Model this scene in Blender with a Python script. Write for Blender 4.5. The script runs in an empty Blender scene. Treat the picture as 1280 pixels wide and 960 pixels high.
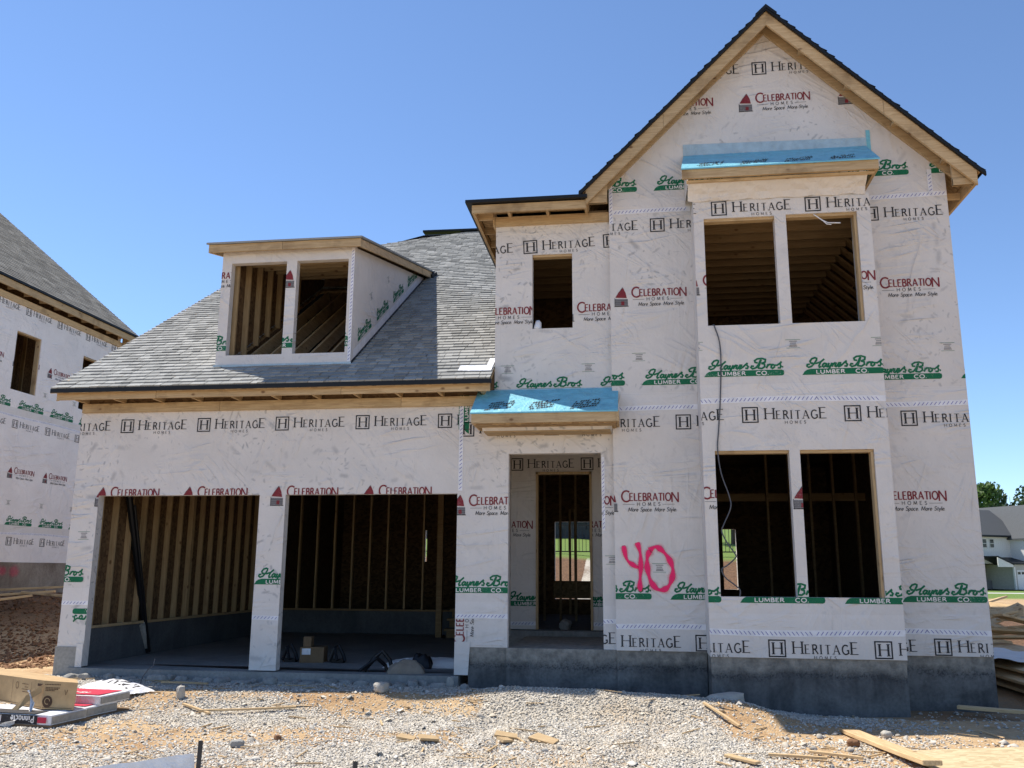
import bpy, bmesh, math, random
import numpy as np
from mathutils import Vector, Matrix, noise as mnoise
random.seed(7)
rng = np.random.default_rng(11)
R = math.radians
scene = bpy.context.scene
COL = scene.collection

# ------------------------------------------------------------------ camera
cam_d = bpy.data.cameras.new("camera")
cam = bpy.data.objects.new("camera", cam_d)
COL.objects.link(cam)
cam_d.sensor_width = 36.0
cam_d.lens = 1106.9 / 1280 * 36.0
cam_d.clip_start = 0.1
cam_d.clip_end = 3000
_p, _y, _r = R(11.95), R(7.93), R(0.35)
fwd = Vector((-math.sin(_y) * math.cos(_p), math.cos(_y) * math.cos(_p), math.sin(_p)))
rt = Vector((math.cos(_y), math.sin(_y), 0))
upv = rt.cross(fwd)
rt2 = rt * math.cos(_r) + upv * math.sin(_r)
up2 = upv * math.cos(_r) - rt * math.sin(_r)
m = Matrix((rt2, up2, -fwd)).transposed().to_4x4()
cam.matrix_world = m            # the eye is the origin; the ground lies 1.6 m below
scene.camera = cam

# ------------------------------------------------------------------ sky and sun
SUN = Vector((-0.56, 0.27, 1.0)).normalized()
elev = math.asin(SUN.z)
azim = math.atan2(SUN.x, SUN.y)
world = bpy.data.worlds.new("World")
scene.world = world
world.use_nodes = True
wn = world.node_tree.nodes
sky = wn.new("ShaderNodeTexSky")
sky.sky_type = 'NISHITA'
sky.sun_disc = False
sky.sun_elevation = elev
sky.sun_rotation = azim
sky.altitude = 200
sky.air_density = 0.8
sky.dust_density = 0.0
sky.ozone_density = 5.0
bg = wn["Background"]
bg.inputs[1].default_value = 0.146
world.node_tree.links.new(sky.outputs[0], bg.inputs[0])
sun_d = bpy.data.lights.new("sun", 'SUN')
sun_d.energy = 5.0
sun_d.angle = R(0.53)
sun_d.color = (1.0, 0.945, 0.85)
sun = bpy.data.objects.new("sun", sun_d)
sun.rotation_euler = (-SUN).to_track_quat('-Z', 'Y').to_euler()
COL.objects.link(sun)
vs = scene.view_settings
vs.view_transform = 'Standard'
vs.look = 'None'
vs.exposure = 0.5
vs.gamma = 1.0
vs.use_curve_mapping = False
scene.cycles.max_bounces = 8
scene.cycles.diffuse_bounces = 5

# ------------------------------------------------------------------ node helpers
class NT:
    def __init__(s, name):
        s.m = bpy.data.materials.new(name)
        s.m.use_nodes = True
        s.t = s.m.node_tree
        s.b = s.t.nodes["Principled BSDF"]
        s.b.inputs["Specular IOR Level"].default_value = 0.25
    def n(s, typ, **kw):
        nd = s.t.nodes.new(typ)
        for k, v in kw.items():
            setattr(nd, k, v)
        return nd
    def put(s, sock, v):
        if isinstance(v, bpy.types.NodeSocket):
            s.t.links.new(v, sock)
        elif isinstance(v, (tuple, list)) and len(v) == 3 and sock.type == 'RGBA':
            sock.default_value = (*v, 1)
        else:
            sock.default_value = v
    def obj(s):
        return s.n("ShaderNodeTexCoord").outputs["Object"]
    def mapv(s, vec, scale=(1, 1, 1), rot=(0, 0, 0), loc=(0, 0, 0)):
        nd = s.n("ShaderNodeMapping")
        s.put(nd.inputs[0], vec)
        nd.inputs[1].default_value = loc
        nd.inputs[2].default_value = rot
        nd.inputs[3].default_value = scale
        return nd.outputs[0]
    def noise(s, vec, scale, detail=4, rough=.55, dist=0.0):
        nd = s.n("ShaderNodeTexNoise")
        s.put(nd.inputs["Vector"], vec)
        nd.inputs["Scale"].default_value = scale
        nd.inputs["Detail"].default_value = detail
        nd.inputs["Roughness"].default_value = rough
        nd.inputs["Distortion"].default_value = dist
        return nd.outputs["Fac"]
    def math(s, op, a, b=0.0, c=None, clamp=False):
        nd = s.n("ShaderNodeMath", operation=op)
        nd.use_clamp = clamp
        s.put(nd.inputs[0], a)
        s.put(nd.inputs[1], b)
        if c is not None:
            s.put(nd.inputs[2], c)
        return nd.outputs[0]
    def rng(s, v, a, b, c=0.0, d=1.0, smooth=False):
        nd = s.n("ShaderNodeMapRange")
        if smooth:
            nd.interpolation_type = 'SMOOTHSTEP'
        s.put(nd.inputs[0], v)
        for i, x in enumerate((a, b, c, d)):
            s.put(nd.inputs[i + 1], x)
        return nd.outputs[0]
    def mix(s, f, a, b, mode='MIX'):
        nd = s.n("ShaderNodeMix", data_type='RGBA', blend_type=mode)
        s.put(nd.inputs[0], f)
        s.put(nd.inputs[6], a)
        s.put(nd.inputs[7], b)
        return nd.outputs[2]
    def bump(s, h, strength=.3, dist=.01):
        nd = s.n("ShaderNodeBump")
        nd.inputs["Strength"].default_value = strength
        nd.inputs["Distance"].default_value = dist
        s.put(nd.inputs["Height"], h)
        s.t.links.new(nd.outputs[0], s.b.inputs["Normal"])
    def col(s, c, rough=.8):
        s.put(s.b.inputs["Base Color"], c)
        s.b.inputs["Roughness"].default_value = rough
        return s.m
    def island(s):
        return s.n("ShaderNodeNewGeometry").outputs["Random Per Island"]

def flat(name, c, rough=.8, metal=0.0):
    t = NT(name)
    t.b.inputs["Metallic"].default_value = metal
    o = t.obj()
    f = t.noise(o, 9.0, 4)
    cc = t.mix(t.rng(f, .3, .7), tuple(x * .86 for x in c), tuple(min(1, x * 1.1) for x in c))
    if name.startswith("ink"):      # worn printing lets the wrap show through
        a = t.rng(t.math('ADD', t.noise(o, 70, 3, .7), t.math('MULTIPLY', t.noise(o, 2.5, 2), .35)), .78, .92, 0, .4)
        cc = t.mix(a, cc, (.66, .62, .585))
    if name.endswith(("underlayment", "flashing", "poly")):
        q = t.noise(o, 3.5, 5, .6, .8)
        t.bump(t.math('ADD', t.math('ABSOLUTE', t.math('SUBTRACT', q, .5)), t.math('MULTIPLY', t.noise(o, 20, 3), .06)), 1.0, .05)
    return t.col(cc, rough)

def wrap_mat(name, flakes, c0=(.66, .612, .565), c1=(.75, .697, .645)):
    t = NT(name)
    sp = t.n("ShaderNodeSeparateXYZ")
    t.put(sp.inputs[0], t.obj())
    u = t.math('ADD', sp.outputs[0], sp.outputs[1])
    cb = t.n("ShaderNodeCombineXYZ")
    t.put(cb.inputs[0], u)
    t.put(cb.inputs[1], sp.outputs[2])
    v = cb.outputs[0]
    patch = t.noise(v, .8, 2)
    mask = None
    for sc, ln, wd, thr in ((2.6, .09, .030, .35), (4.2, .06, .016, .42), (6.7, .04, .012, .45), (9.0, .026, .008, .5)):
        vo = t.n("ShaderNodeTexVoronoi", voronoi_dimensions='2D')
        t.put(vo.inputs["Vector"], v)
        vo.inputs["Scale"].default_value = sc
        sc3 = t.n("ShaderNodeSeparateColor")
        t.put(sc3.inputs[0], vo.outputs["Color"])
        df = t.n("ShaderNodeVectorMath", operation='SUBTRACT')
        t.put(df.inputs[0], v)
        t.put(df.inputs[1], vo.outputs["Position"])
        rot = t.n("ShaderNodeVectorRotate", rotation_type='Z_AXIS')
        t.put(rot.inputs["Vector"], df.outputs[0])
        t.put(rot.inputs["Angle"], t.math('MULTIPLY', sc3.outputs[0], 6.28))
        s2 = t.n("ShaderNodeSeparateXYZ")
        t.put(s2.inputs[0], rot.outputs[0])
        wob = t.math('MULTIPLY', t.math('SUBTRACT', t.noise(v, 22, 3), .5), .035)
        ax = t.math('ABSOLUTE', s2.outputs[0])
        ay = t.math('ABSOLUTE', t.math('ADD', s2.outputs[1], wob))
        L = t.math('MULTIPLY_ADD', sc3.outputs[1], ln, ln * .5)
        W = t.math('MULTIPLY_ADD', sc3.outputs[2], wd, wd * .4)
        mx = t.rng(t.math('DIVIDE', ax, L), .35, 1.15, 1, 0, True)
        my = t.rng(t.math('DIVIDE', ay, W), .1, 1.4, 1, 0, True)
        ex = t.rng(sc3.outputs[2], thr, thr + .3)
        k = t.math('MULTIPLY', t.math('MULTIPLY', mx, my), ex)
        mask = k if mask is None else t.math('MAXIMUM', mask, k)
    mask = t.math('MULTIPLY', mask, t.rng(patch, .38, .60))
    mask = t.math('MULTIPLY', mask, flakes)
    big = t.noise(v, 1.6, 5, .6)
    fine = t.noise(t.mapv(v, (60, 14, 1)), 2.0, 3)
    c = t.mix(t.rng(big, .3, .7), c0, c1)
    c = t.mix(t.math('MULTIPLY', t.rng(fine, .35, .7), .18), c, (.57, .525, .49))
    c = t.mix(mask, c, (.36, .345, .335))
    for ax, per, w in ((0, 1.22, .004), (1, 2.44, .003)):
        q = t.math('FRACT', t.math('DIVIDE', t.math('ADD', (u if ax == 0 else sp.outputs[2]), 40.3), per))
        ln_ = t.math('MULTIPLY', t.rng(t.math('ABSOLUTE', t.math('SUBTRACT', q, .5)), 0, w, 1, 0), .22)
        c = t.mix(ln_, c, (.46, .44, .42))
    # creases: thin ridges where a slow noise crosses its middle, in three directions
    wr = t.math('MULTIPLY', t.noise(t.mapv(v, (1.0, .4, 1)), 3.0, 4, .6, .6), .30)
    for ang, st, sc_, amp in ((.25, .22, 2.3, .30), (-.9, .18, 2.9, .24), (1.45, .16, 3.6, .30), (2.4, .3, 5.5, .16)):
        q = t.noise(t.mapv(t.mapv(v, (1, 1, 1), (0, 0, ang), (ang * 3, st * 20, 0)), (1, st, 1)), sc_, 3, .5, .5)
        rd = t.math('SUBTRACT', 1.0, t.math('MULTIPLY', t.math('ABSOLUTE', t.math('SUBTRACT', q, .5)), 9.0), clamp=True)
        rd = t.math('POWER', rd, 2.2)
        gate = t.rng(t.noise(t.mapv(v, (1, 1, 1), (0, 0, 0), (ang * 7, 3, 0)), 1.1, 2), .46, .64)
        wr = t.math('ADD', wr, t.math('MULTIPLY', t.math('MULTIPLY', rd, gate), amp))
    fw = t.noise(t.mapv(v, (1, .6, 1)), 26.0, 3)
    t.bump(t.math('ADD', wr, t.math('MULTIPLY', fw, .08)), 1.0, .045)
    return t.col(c, .62)

def wood_mat(name, axis, c0=(.40, .265, .135), c1=(.63, .46, .26), stain=.6):
    t = NT(name)
    o = t.obj()
    sc = [14, 14, 14]
    sc[axis] = .8
    isl = t.island()
    ad = t.n("ShaderNodeVectorMath", operation='ADD')
    cbi = t.n("ShaderNodeCombineXYZ")
    for i in range(3):
        t.put(cbi.inputs[i], t.math('MULTIPLY', isl, 17.0 + i * 5))
    t.put(ad.inputs[0], o)
    t.put(ad.inputs[1], cbi.outputs[0])
    g = t.noise(t.mapv(ad.outputs[0], sc), 2.4, 6, .65, 1.6)
    c = t.mix(t.rng(g, .32, .68), c0, c1)
    bl = t.noise(ad.outputs[0], 1.7, 5, .6)
    c = t.mix(t.math('MULTIPLY', t.rng(bl, .55, .7), stain), c, (.19, .115, .055))
    vo = t.n("ShaderNodeTexVoronoi")
    sck = [5, 5, 5]
    sck[axis] = 3
    t.put(vo.inputs["Vector"], t.mapv(ad.outputs[0], sck))
    vo.inputs["Scale"].default_value = 1.0
    c = t.mix(t.rng(vo.outputs["Distance"], .06, .13, .8, 0), c, (.13, .06, .025))
    br = t.rng(isl, 0, 1, .72, 1.14)
    hv = t.n("ShaderNodeHueSaturation")
    t.put(hv.inputs["Value"], br)
    t.put(hv.inputs["Color"], c)
    t.bump(g, .25, .004)
    return t.col(hv.outputs[0], .75)

def osb_mat(name, c0=(.25, .15, .07), c1=(.5, .34, .17)):
    t = NT(name)
    o = t.obj()
    ns = t.n("ShaderNodeTexNoise")
    t.put(ns.inputs["Vector"], o)
    ns.inputs["Scale"].default_value = 3
    ad = t.n("ShaderNodeVectorMath", operation='MULTIPLY_ADD')
    t.put(ad.inputs[0], ns.outputs["Color"])
    ad.inputs[1].default_value = (.2, .2, .2)
    t.put(ad.inputs[2], o)
    vo = t.n("ShaderNodeTexVoronoi")
    t.put(vo.inputs["Vector"], t.mapv(ad.outputs[0], (1, 2.2, 1.7), (.4, .5, .6)))
    vo.inputs["Scale"].default_value = 13
    sc3 = t.n("ShaderNodeSeparateColor")
    t.put(sc3.inputs[0], vo.outputs["Color"])
    c = t.mix(sc3.outputs[0], c0, c1)
    t.bump(sc3.outputs[1], .2, .004)
    return t.col(c, .8)

def concrete_mat(name, c0, c1, rough_band=0):
    t = NT(name)
    o = t.obj()
    a = t.noise(o, 1.3, 6, .62, .6)
    b = t.noise(o, 26, 4)
    st = t.noise(t.mapv(o, (5, 5, .5)), 1.6, 4)
    c = t.mix(t.rng(a, .33, .68), c0, c1)
    c = t.mix(t.math('MULTIPLY', t.rng(b, .4, .7), .35), c, tuple(x * .55 for x in c0))
    c = t.mix(t.math('MULTIPLY', t.rng(st, .5, .75), .25), c, tuple(min(1, x * 1.25) for x in c1))
    h = t.math('ADD', a, t.math('MULTIPLY', b, .25))
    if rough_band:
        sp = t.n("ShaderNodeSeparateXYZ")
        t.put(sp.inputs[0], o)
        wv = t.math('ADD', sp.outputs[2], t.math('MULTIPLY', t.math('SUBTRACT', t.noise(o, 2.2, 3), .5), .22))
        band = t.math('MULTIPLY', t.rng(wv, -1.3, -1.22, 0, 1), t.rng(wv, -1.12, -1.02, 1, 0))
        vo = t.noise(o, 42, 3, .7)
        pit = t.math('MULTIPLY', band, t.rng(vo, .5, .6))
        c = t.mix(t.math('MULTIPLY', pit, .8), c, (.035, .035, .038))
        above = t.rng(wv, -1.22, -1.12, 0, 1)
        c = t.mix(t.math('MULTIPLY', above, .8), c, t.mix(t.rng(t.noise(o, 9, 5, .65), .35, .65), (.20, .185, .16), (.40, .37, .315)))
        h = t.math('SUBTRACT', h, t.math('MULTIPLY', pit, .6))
    t.bump(h, .5, .02)
    return t.col(c, .85)

def shingle_mat(name, c0, c1, warm=(.2, .19, .17)):
    t = NT(name)
    o = t.obj()
    isl = t.island()
    gr = t.noise(o, 160, 2)
    gr2 = t.noise(o, 2.2, 5)
    c = t.mix(isl, c0, c1)
    c = t.mix(t.math('MULTIPLY', t.rng(gr2, .4, .7), .3), c, warm)
    c = t.mix(t.rng(gr, .35, .7, 0, .6), c, tuple(x * .5 for x in c0))
    t.bump(gr, .4, .004)
    return t.col(c, .95)

M = {}
M['wrap'] = wrap_mat("house_wrap_flaky", .72)
M['wrap_lit'] = wrap_mat("house_wrap_lightened", .15, (.80, .745, .71), (.90, .845, .805))  # wrap lightened to stand in for bounce light on the neighbour's wall
M['wrap_s'] = wrap_mat("house_wrap_smooth", .2)
for i, ax in enumerate('xyz'):
    M['wood_' + ax] = wood_mat("lumber_" + ax, i)
M['stud'] = wood_mat("stud_lumber", 2, (.36, .235, .115), (.54, .38, .20), .3)
M['lumber_shade'] = wood_mat("lumber_shaded", 0, (.24, .145, .065), (.38, .255, .13), .3)  # framing lumber darkened: the gloom of the rooms is put into its colour
M['osb'] = osb_mat("strand_board")
M['osb_shade'] = osb_mat("strand_board_shaded", (.09, .05, .025), (.20, .12, .058))  # strand board copy with indoor shade put into its colour
M['sheet'] = osb_mat("plywood_sheet", (.42, .32, .18), (.60, .48, .29))
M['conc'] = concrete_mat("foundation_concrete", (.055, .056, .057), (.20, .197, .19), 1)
M['conc_d'] = concrete_mat("dark_concrete", (.085, .09, .095), (.15, .155, .16))  # dark blue-grey concrete without the pitted band
M['conc2'] = concrete_mat("weathered_concrete", (.26, .25, .23), (.40, .38, .34))
M['slab'] = concrete_mat("slab_concrete", (.22, .215, .20), (.34, .33, .31))
M['shingle'] = shingle_mat("grey_shingle", (.25, .25, .238), (.47, .465, .44), (.34, .335, .305))
M['shingle_d'] = shingle_mat("dark_shingle", (.010, .011, .013), (.022, .023, .026), (.016, .016, .016))
M['shingle_n'] = shingle_mat("brown_grey_shingle", (.13, .12, .105), (.30, .28, .245))
M['drip'] = flat("black_drip_edge", (.012, .013, .015), .5)
M['black'] = flat("ink_black", (.028, .026, .028), .7)
M['red'] = flat("ink_red", (.22, .028, .035), .7)
M['green'] = flat("ink_green", (.008, .15, .065), .65)
M['white'] = flat("ink_white", (.78, .73, .69), .65)
M['grey'] = flat("ink_grey", (.2, .19, .19), .7)
M['band'] = wrap_mat("wrap_overlap", .05, (.70, .655, .61), (.77, .72, .675))
M['tape'] = flat("seam_tape", (.80, .78, .79), .4)
M['tapeink'] = flat("seam_tape_ink", (.20, .20, .42), .5)
M['blue'] = flat("blue_underlayment", (.20, .52, .62), .5)
M['blue_pale'] = flat("pale_blue_flashing", (.42, .54, .60), .5)
M['metal'] = flat("dark_metal", (.05, .05, .055), .45, .6)
M['plastic_black'] = flat("black_plastic", (.012, .012, .014), .35)
M['carton'] = flat("kraft_carton", (.46, .31, .16), .8)
M['carton_ink'] = flat("carton_ink", (.09, .05, .03), .8)
M['poly'] = flat("white_poly", (.78, .78, .80), .35)
M['redpack'] = flat("red_package", (.55, .03, .07), .5)
M['rope'] = flat("hemp", (.45, .31, .15), .9)
M['canvas'] = flat("tan_canvas", (.26, .21, .16), .9)
M['cable'] = flat("grey_cable", (.10, .10, .11), .5)
M['stone_dark'] = flat("dark_block_stone", (.06, .065, .075), .9)
M['siding'] = flat("white_siding", (.66, .64, .61), .7)
M['carton_d'] = flat("shaded_carton_dark_board", (.19, .125, .07), .85)  # kraft brown darkened for garage shade; also the pallet board's own brown
M['stone'] = flat("pale_stone", (.42, .39, .34), .85)
M['roof_far'] = shingle_mat("far_shingle", (.07, .075, .08), (.12, .125, .13), (.1, .1, .1))
M['glass'] = flat("dark_pane", (.02, .022, .025), .12)
M['bark'] = flat("bark", (.09, .065, .045), .9)

def spray_mat():
    t = NT("pink_spray_paint")
    at = t.n("ShaderNodeAttribute", attribute_name="paint_cover")
    o = t.obj()
    sp = t.noise(o, 190, 3, .7)
    d = t.math('ADD', t.rng(at.outputs["Fac"], 0, 1, -.05, 1.3), t.math('MULTIPLY', t.math('SUBTRACT', sp, .5), .9))
    a = t.rng(d, .08, .95, 0, .95)
    t.col((.98, .022, .15), .6)
    t.put(t.b.inputs["Alpha"], a)
    return t.m
M['spray'] = spray_mat()

def leaf_mat(name, c0, c1):
    t = NT(name)
    c = t.mix(t.island(), c0, c1)
    t.b.inputs["Transmission Weight"].default_value = 0
    m_ = t.col(c, .6)
    tr = t.n("ShaderNodeBsdfTranslucent")
    t.put(tr.inputs[0], c)
    mx = t.n("ShaderNodeMixShader")
    mx.inputs[0].default_value = .3
    t.t.links.new(t.b.outputs[0], mx.inputs[1])
    t.t.links.new(tr.outputs[0], mx.inputs[2])
    t.t.links.new(mx.outputs[0], t.t.nodes["Material Output"].inputs[0])
    return m_
M['leaf'] = leaf_mat("leaf_green", (.05, .10, .025), (.13, .20, .05))
M['leaf_d'] = leaf_mat("leaf_dark", (.025, .05, .022), (.055, .09, .035))
M['leaf_y'] = leaf_mat("leaf_yellow", (.14, .18, .03), (.24, .28, .05))

def rock_mat():
    t = NT("gravel_stone")
    isl = t.island()
    c = t.mix(t.rng(isl, .0, .6), (.34, .315, .275), (.57, .53, .465))
    c = t.mix(t.rng(isl, .72, 1.0), c, (.70, .66, .59))
    f = t.noise(t.obj(), 40, 3)
    c = t.mix(t.rng(f, .4, .7, 0, .3), c, (.36, .28, .19))
    d = t.noise(t.obj(), 1.3, 5, .6, .5)
    c = t.mix(t.rng(d, .46, .68, 0, .45), c, (.52, .42, .29))
    return t.col(c, .85)
M['rock'] = rock_mat()

def ground_mat():
    t = NT("site_ground")
    o = t.obj()
    at = t.n("ShaderNodeAttribute", attribute_name="cover")
    s3 = t.n("ShaderNodeSeparateColor")
    t.put(s3.inputs[0], at.outputs["Color"])
    a = t.noise(o, .9, 6, .62, .4)
    b = t.noise(o, 14, 5, .65)
    cl = t.noise(o, 45, 3)
    dirt = t.mix(t.rng(a, .33, .66), (.36, .22, .11), (.52, .37, .21))
    dirt = t.mix(t.rng(b, .5, .75, 0, .6), dirt, (.27, .16, .085))
    dirt = t.mix(t.rng(b, .46, .3, 0, .4), dirt, (.60, .49, .33))
    dark = t.mix(t.rng(b, .4, .65), (.10, .055, .03), (.21, .115, .06))
    dirt = t.mix(s3.outputs[2], dirt, dark)
    vo = t.n("ShaderNodeTexVoronoi")
    t.put(vo.inputs["Vector"], o)
    vo.inputs["Scale"].default_value = 38
    sv = t.n("ShaderNodeSeparateColor")
    t.put(sv.inputs[0], vo.outputs["Color"])
    grav = t.mix(sv.outputs[0], (.36, .315, .25), (.56, .51, .43))
    grass = t.mix(t.rng(cl, .35, .7), (.09, .15, .03), (.19, .26, .06))
    gm = t.rng(t.math('ADD', s3.outputs[0], t.math('MULTIPLY', t.math('SUBTRACT', b, .5), .5)), .35, .65)
    c = t.mix(gm, dirt, grav)
    c = t.mix(s3.outputs[1], c, grass)
    h = t.math('ADD', t.math('MULTIPLY', b, .6), t.math('MULTIPLY', cl, .35))
    h = t.math('ADD', h, t.math('MULTIPLY', vo.outputs["Distance"], -.4))
    t.bump(h, .7, .04)
    return t.col(c, .95)
M['ground'] = ground_mat()

# ------------------------------------------------------------------ mesh helpers
LOCAL = set()                   # things whose parts are built round the thing's own base

def root_of(o):
    while o.parent is not None:
        o = o.parent
    return o

class B:
    """collects faces, then links them as one mesh object"""
    def __init__(s, *mats):
        s.v, s.f, s.mi, s.mats = [], [], [], list(mats)
    def slot(s, k):
        if k not in s.mats:
            s.mats.append(k)
        return s.mats.index(k)
    def face(s, pts, k=None):
        i = len(s.v)
        s.v.extend([tuple(p) for p in pts])
        s.f.append(list(range(i, i + len(pts))))
        s.mi.append(0 if k is None else s.slot(k))
    def solid(s, vs_, fs, k=None):
        i = len(s.v)
        s.v.extend([tuple(p) for p in vs_])
        q = 0 if k is None else s.slot(k)
        for f in fs:
            s.f.append([i + j for j in f])
            s.mi.append(q)
    def box(s, x0, x1, y0, y1, z0, z1, k=None):
        vs_ = [(x, y, z) for x in (x0, x1) for y in (y0, y1) for z in (z0, z1)]
        s.solid(vs_, [(0, 1, 3, 2), (4, 6, 7, 5), (0, 4, 5, 1), (2, 3, 7, 6), (0, 2, 6, 4), (1, 5, 7, 3)], k)
    def prism(s, pts, off, k=None):
        n = len(pts)
        off = Vector(off)
        vs_ = [Vector(p) for p in pts] + [Vector(p) + off for p in pts]
        fs = [tuple(range(n))[::-1], tuple(range(n, 2 * n))]
        fs += [(i, (i + 1) % n, n + (i + 1) % n, n + i) for i in range(n)]
        s.solid(vs_, fs, k)
    def beam(s, p0, p1, w, h, k=None, up=(0, 0, 1)):
        p0, p1 = Vector(p0), Vector(p1)
        d = (p1 - p0).normalized()
        upv_ = Vector(up)
        if abs(d.dot(upv_)) > .97:
            upv_ = Vector((0, 1, 0))
        sx = d.cross(upv_).normalized() * w / 2
        sz = sx.cross(d).normalized() * h / 2
        vs_ = [p + a * sx + b * sz for p in (p0, p1) for a, b in ((-1, -1), (1, -1), (1, 1), (-1, 1))]
        s.solid(vs_, [(3, 2, 1, 0), (4, 5, 6, 7), (0, 1, 5, 4), (1, 2, 6, 5), (2, 3, 7, 6), (3, 0, 4, 7)], k)
    def tube(s, pts, r, k=None, n=8, cap=True):
        pts = [Vector(p) for p in pts]
        rs = r if isinstance(r, (list, tuple)) else [r] * len(pts)
        rings, prev = [], None
        for i, p in enumerate(pts):
            d = (pts[min(i + 1, len(pts) - 1)] - pts[max(i - 1, 0)]).normalized()
            if prev is None:
                a = Vector((0, 0, 1)) if abs(d.z) < .9 else Vector((1, 0, 0))
                a = (a - d * a.dot(d)).normalized()
            else:
                a = (prev - d * prev.dot(d)).normalized()
            prev = a
            b = d.cross(a)
            rings.append([p + (a * math.cos(q) + b * math.sin(q)) * rs[i] for q in [2 * math.pi * j / n for j in range(n)]])
        vs_ = [v for rg in rings for v in rg]
        fs = []
        for i in range(len(pts) - 1):
            for j in range(n):
                fs.append((i * n + j, i * n + (j + 1) % n, (i + 1) * n + (j + 1) % n, (i + 1) * n + j))
        if cap:
            fs.append(tuple(range(n))[::-1])
            fs.append(tuple((len(pts) - 1) * n + j for j in range(n)))
        s.solid(vs_, fs, k)
    def build(s, name, parent=None, smooth=False, kind=None, bevel=0.0):
        me = bpy.data.meshes.new(name)
        me.from_pydata(s.v, [], s.f)
        for k in s.mats:
            me.materials.append(M[k])
        me.polygons.foreach_set("material_index", s.mi)
        if smooth:
            me.polygons.foreach_set("use_smooth", [True] * len(s.f))
        me.update()
        o = bpy.data.objects.new(name, me)
        COL.objects.link(o)
        if parent is not None:
            o.parent = parent
            q = parent
            off = Vector((0, 0, 0))
            while q is not None:
                off += q.location
                q = q.parent
            if root_of(parent).name not in LOCAL:
                o.location = -off
        if kind:
            o["kind"] = kind
        if bevel:
            md = o.modifiers.new("bevel", 'BEVEL')
            md.width = bevel
            md.segments = 2
            md.limit_method = 'ANGLE'
        return o

def each(name, parent, boxes, mat):
    """one object per box"""
    for bx in boxes:
        b = B(bx[6] if len(bx) > 6 else mat)
        b.box(*bx[:6])
        b.build(name, parent)

def tag(o, label, cat, group=None, kind=None):
    o["label"] = label
    o["category"] = cat
    if group:
        o["group"] = group
    if kind:
        o["kind"] = kind
    return o

def thing(name, label, cat, loc=(0, 0, 0), rotz=0.0, group=None, local=False):
    o = bpy.data.objects.new(name, None)
    COL.objects.link(o)
    o.empty_display_size = .2
    o.location = loc
    o.rotation_euler = (0, 0, rotz)
    if local:
        LOCAL.add(o.name)
    return tag(o, label, cat, group)

def structure(o):
    o["kind"] = "structure"
    return o

# ------------------------------------------------------------------ 2D polygons
def clip_half(poly, a, b, c):
    """keep a*u+b*v<=c"""
    out = []
    n = len(poly)
    for i in range(n):
        p, q = poly[i], poly[(i + 1) % n]
        dp, dq = a * p[0] + b * p[1] - c, a * q[0] + b * q[1] - c
        if dp <= 0:
            out.append(p)
        if (dp < 0 < dq) or (dq < 0 < dp):
            t = dp / (dp - dq)
            out.append((p[0] + (q[0] - p[0]) * t, p[1] + (q[1] - p[1]) * t))
    return out

def area(p):
    return sum(p[i][0] * p[(i + 1) % len(p)][1] - p[(i + 1) % len(p)][0] * p[i][1] for i in range(len(p))) / 2

def clip_conv(poly, conv):
    if area(conv) < 0:
        conv = conv[::-1]
    for i in range(len(conv)):
        p, q = conv[i], conv[(i + 1) % len(conv)]
        a, b = q[1] - p[1], -(q[0] - p[0])
        poly = clip_half(poly, a, b, a * p[0] + b * p[1])
        if len(poly) < 3:
            return []
    return poly if abs(area(poly)) > 1e-7 else []

def bbox(p):
    xs, ys = [q[0] for q in p], [q[1] for q in p]
    return min(xs), max(xs), min(ys), max(ys)

def rects_minus(x0, x1, z0, z1, holes):
    xs = sorted({x0, x1, *[h[0] for h in holes], *[h[1] for h in holes]})
    out = []
    for a, b in zip(xs, xs[1:]):
        if b <= x0 or a >= x1:
            continue
        hs = sorted([h for h in holes if h[0] <= a and h[1] >= b], key=lambda h: h[2])
        z = z0
        for h in hs:
            if h[2] > z:
                out.append((a, b, z, h[2]))
            z = max(z, h[3])
        if z < z1:
            out.append((a, b, z, z1))
    return out

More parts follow.
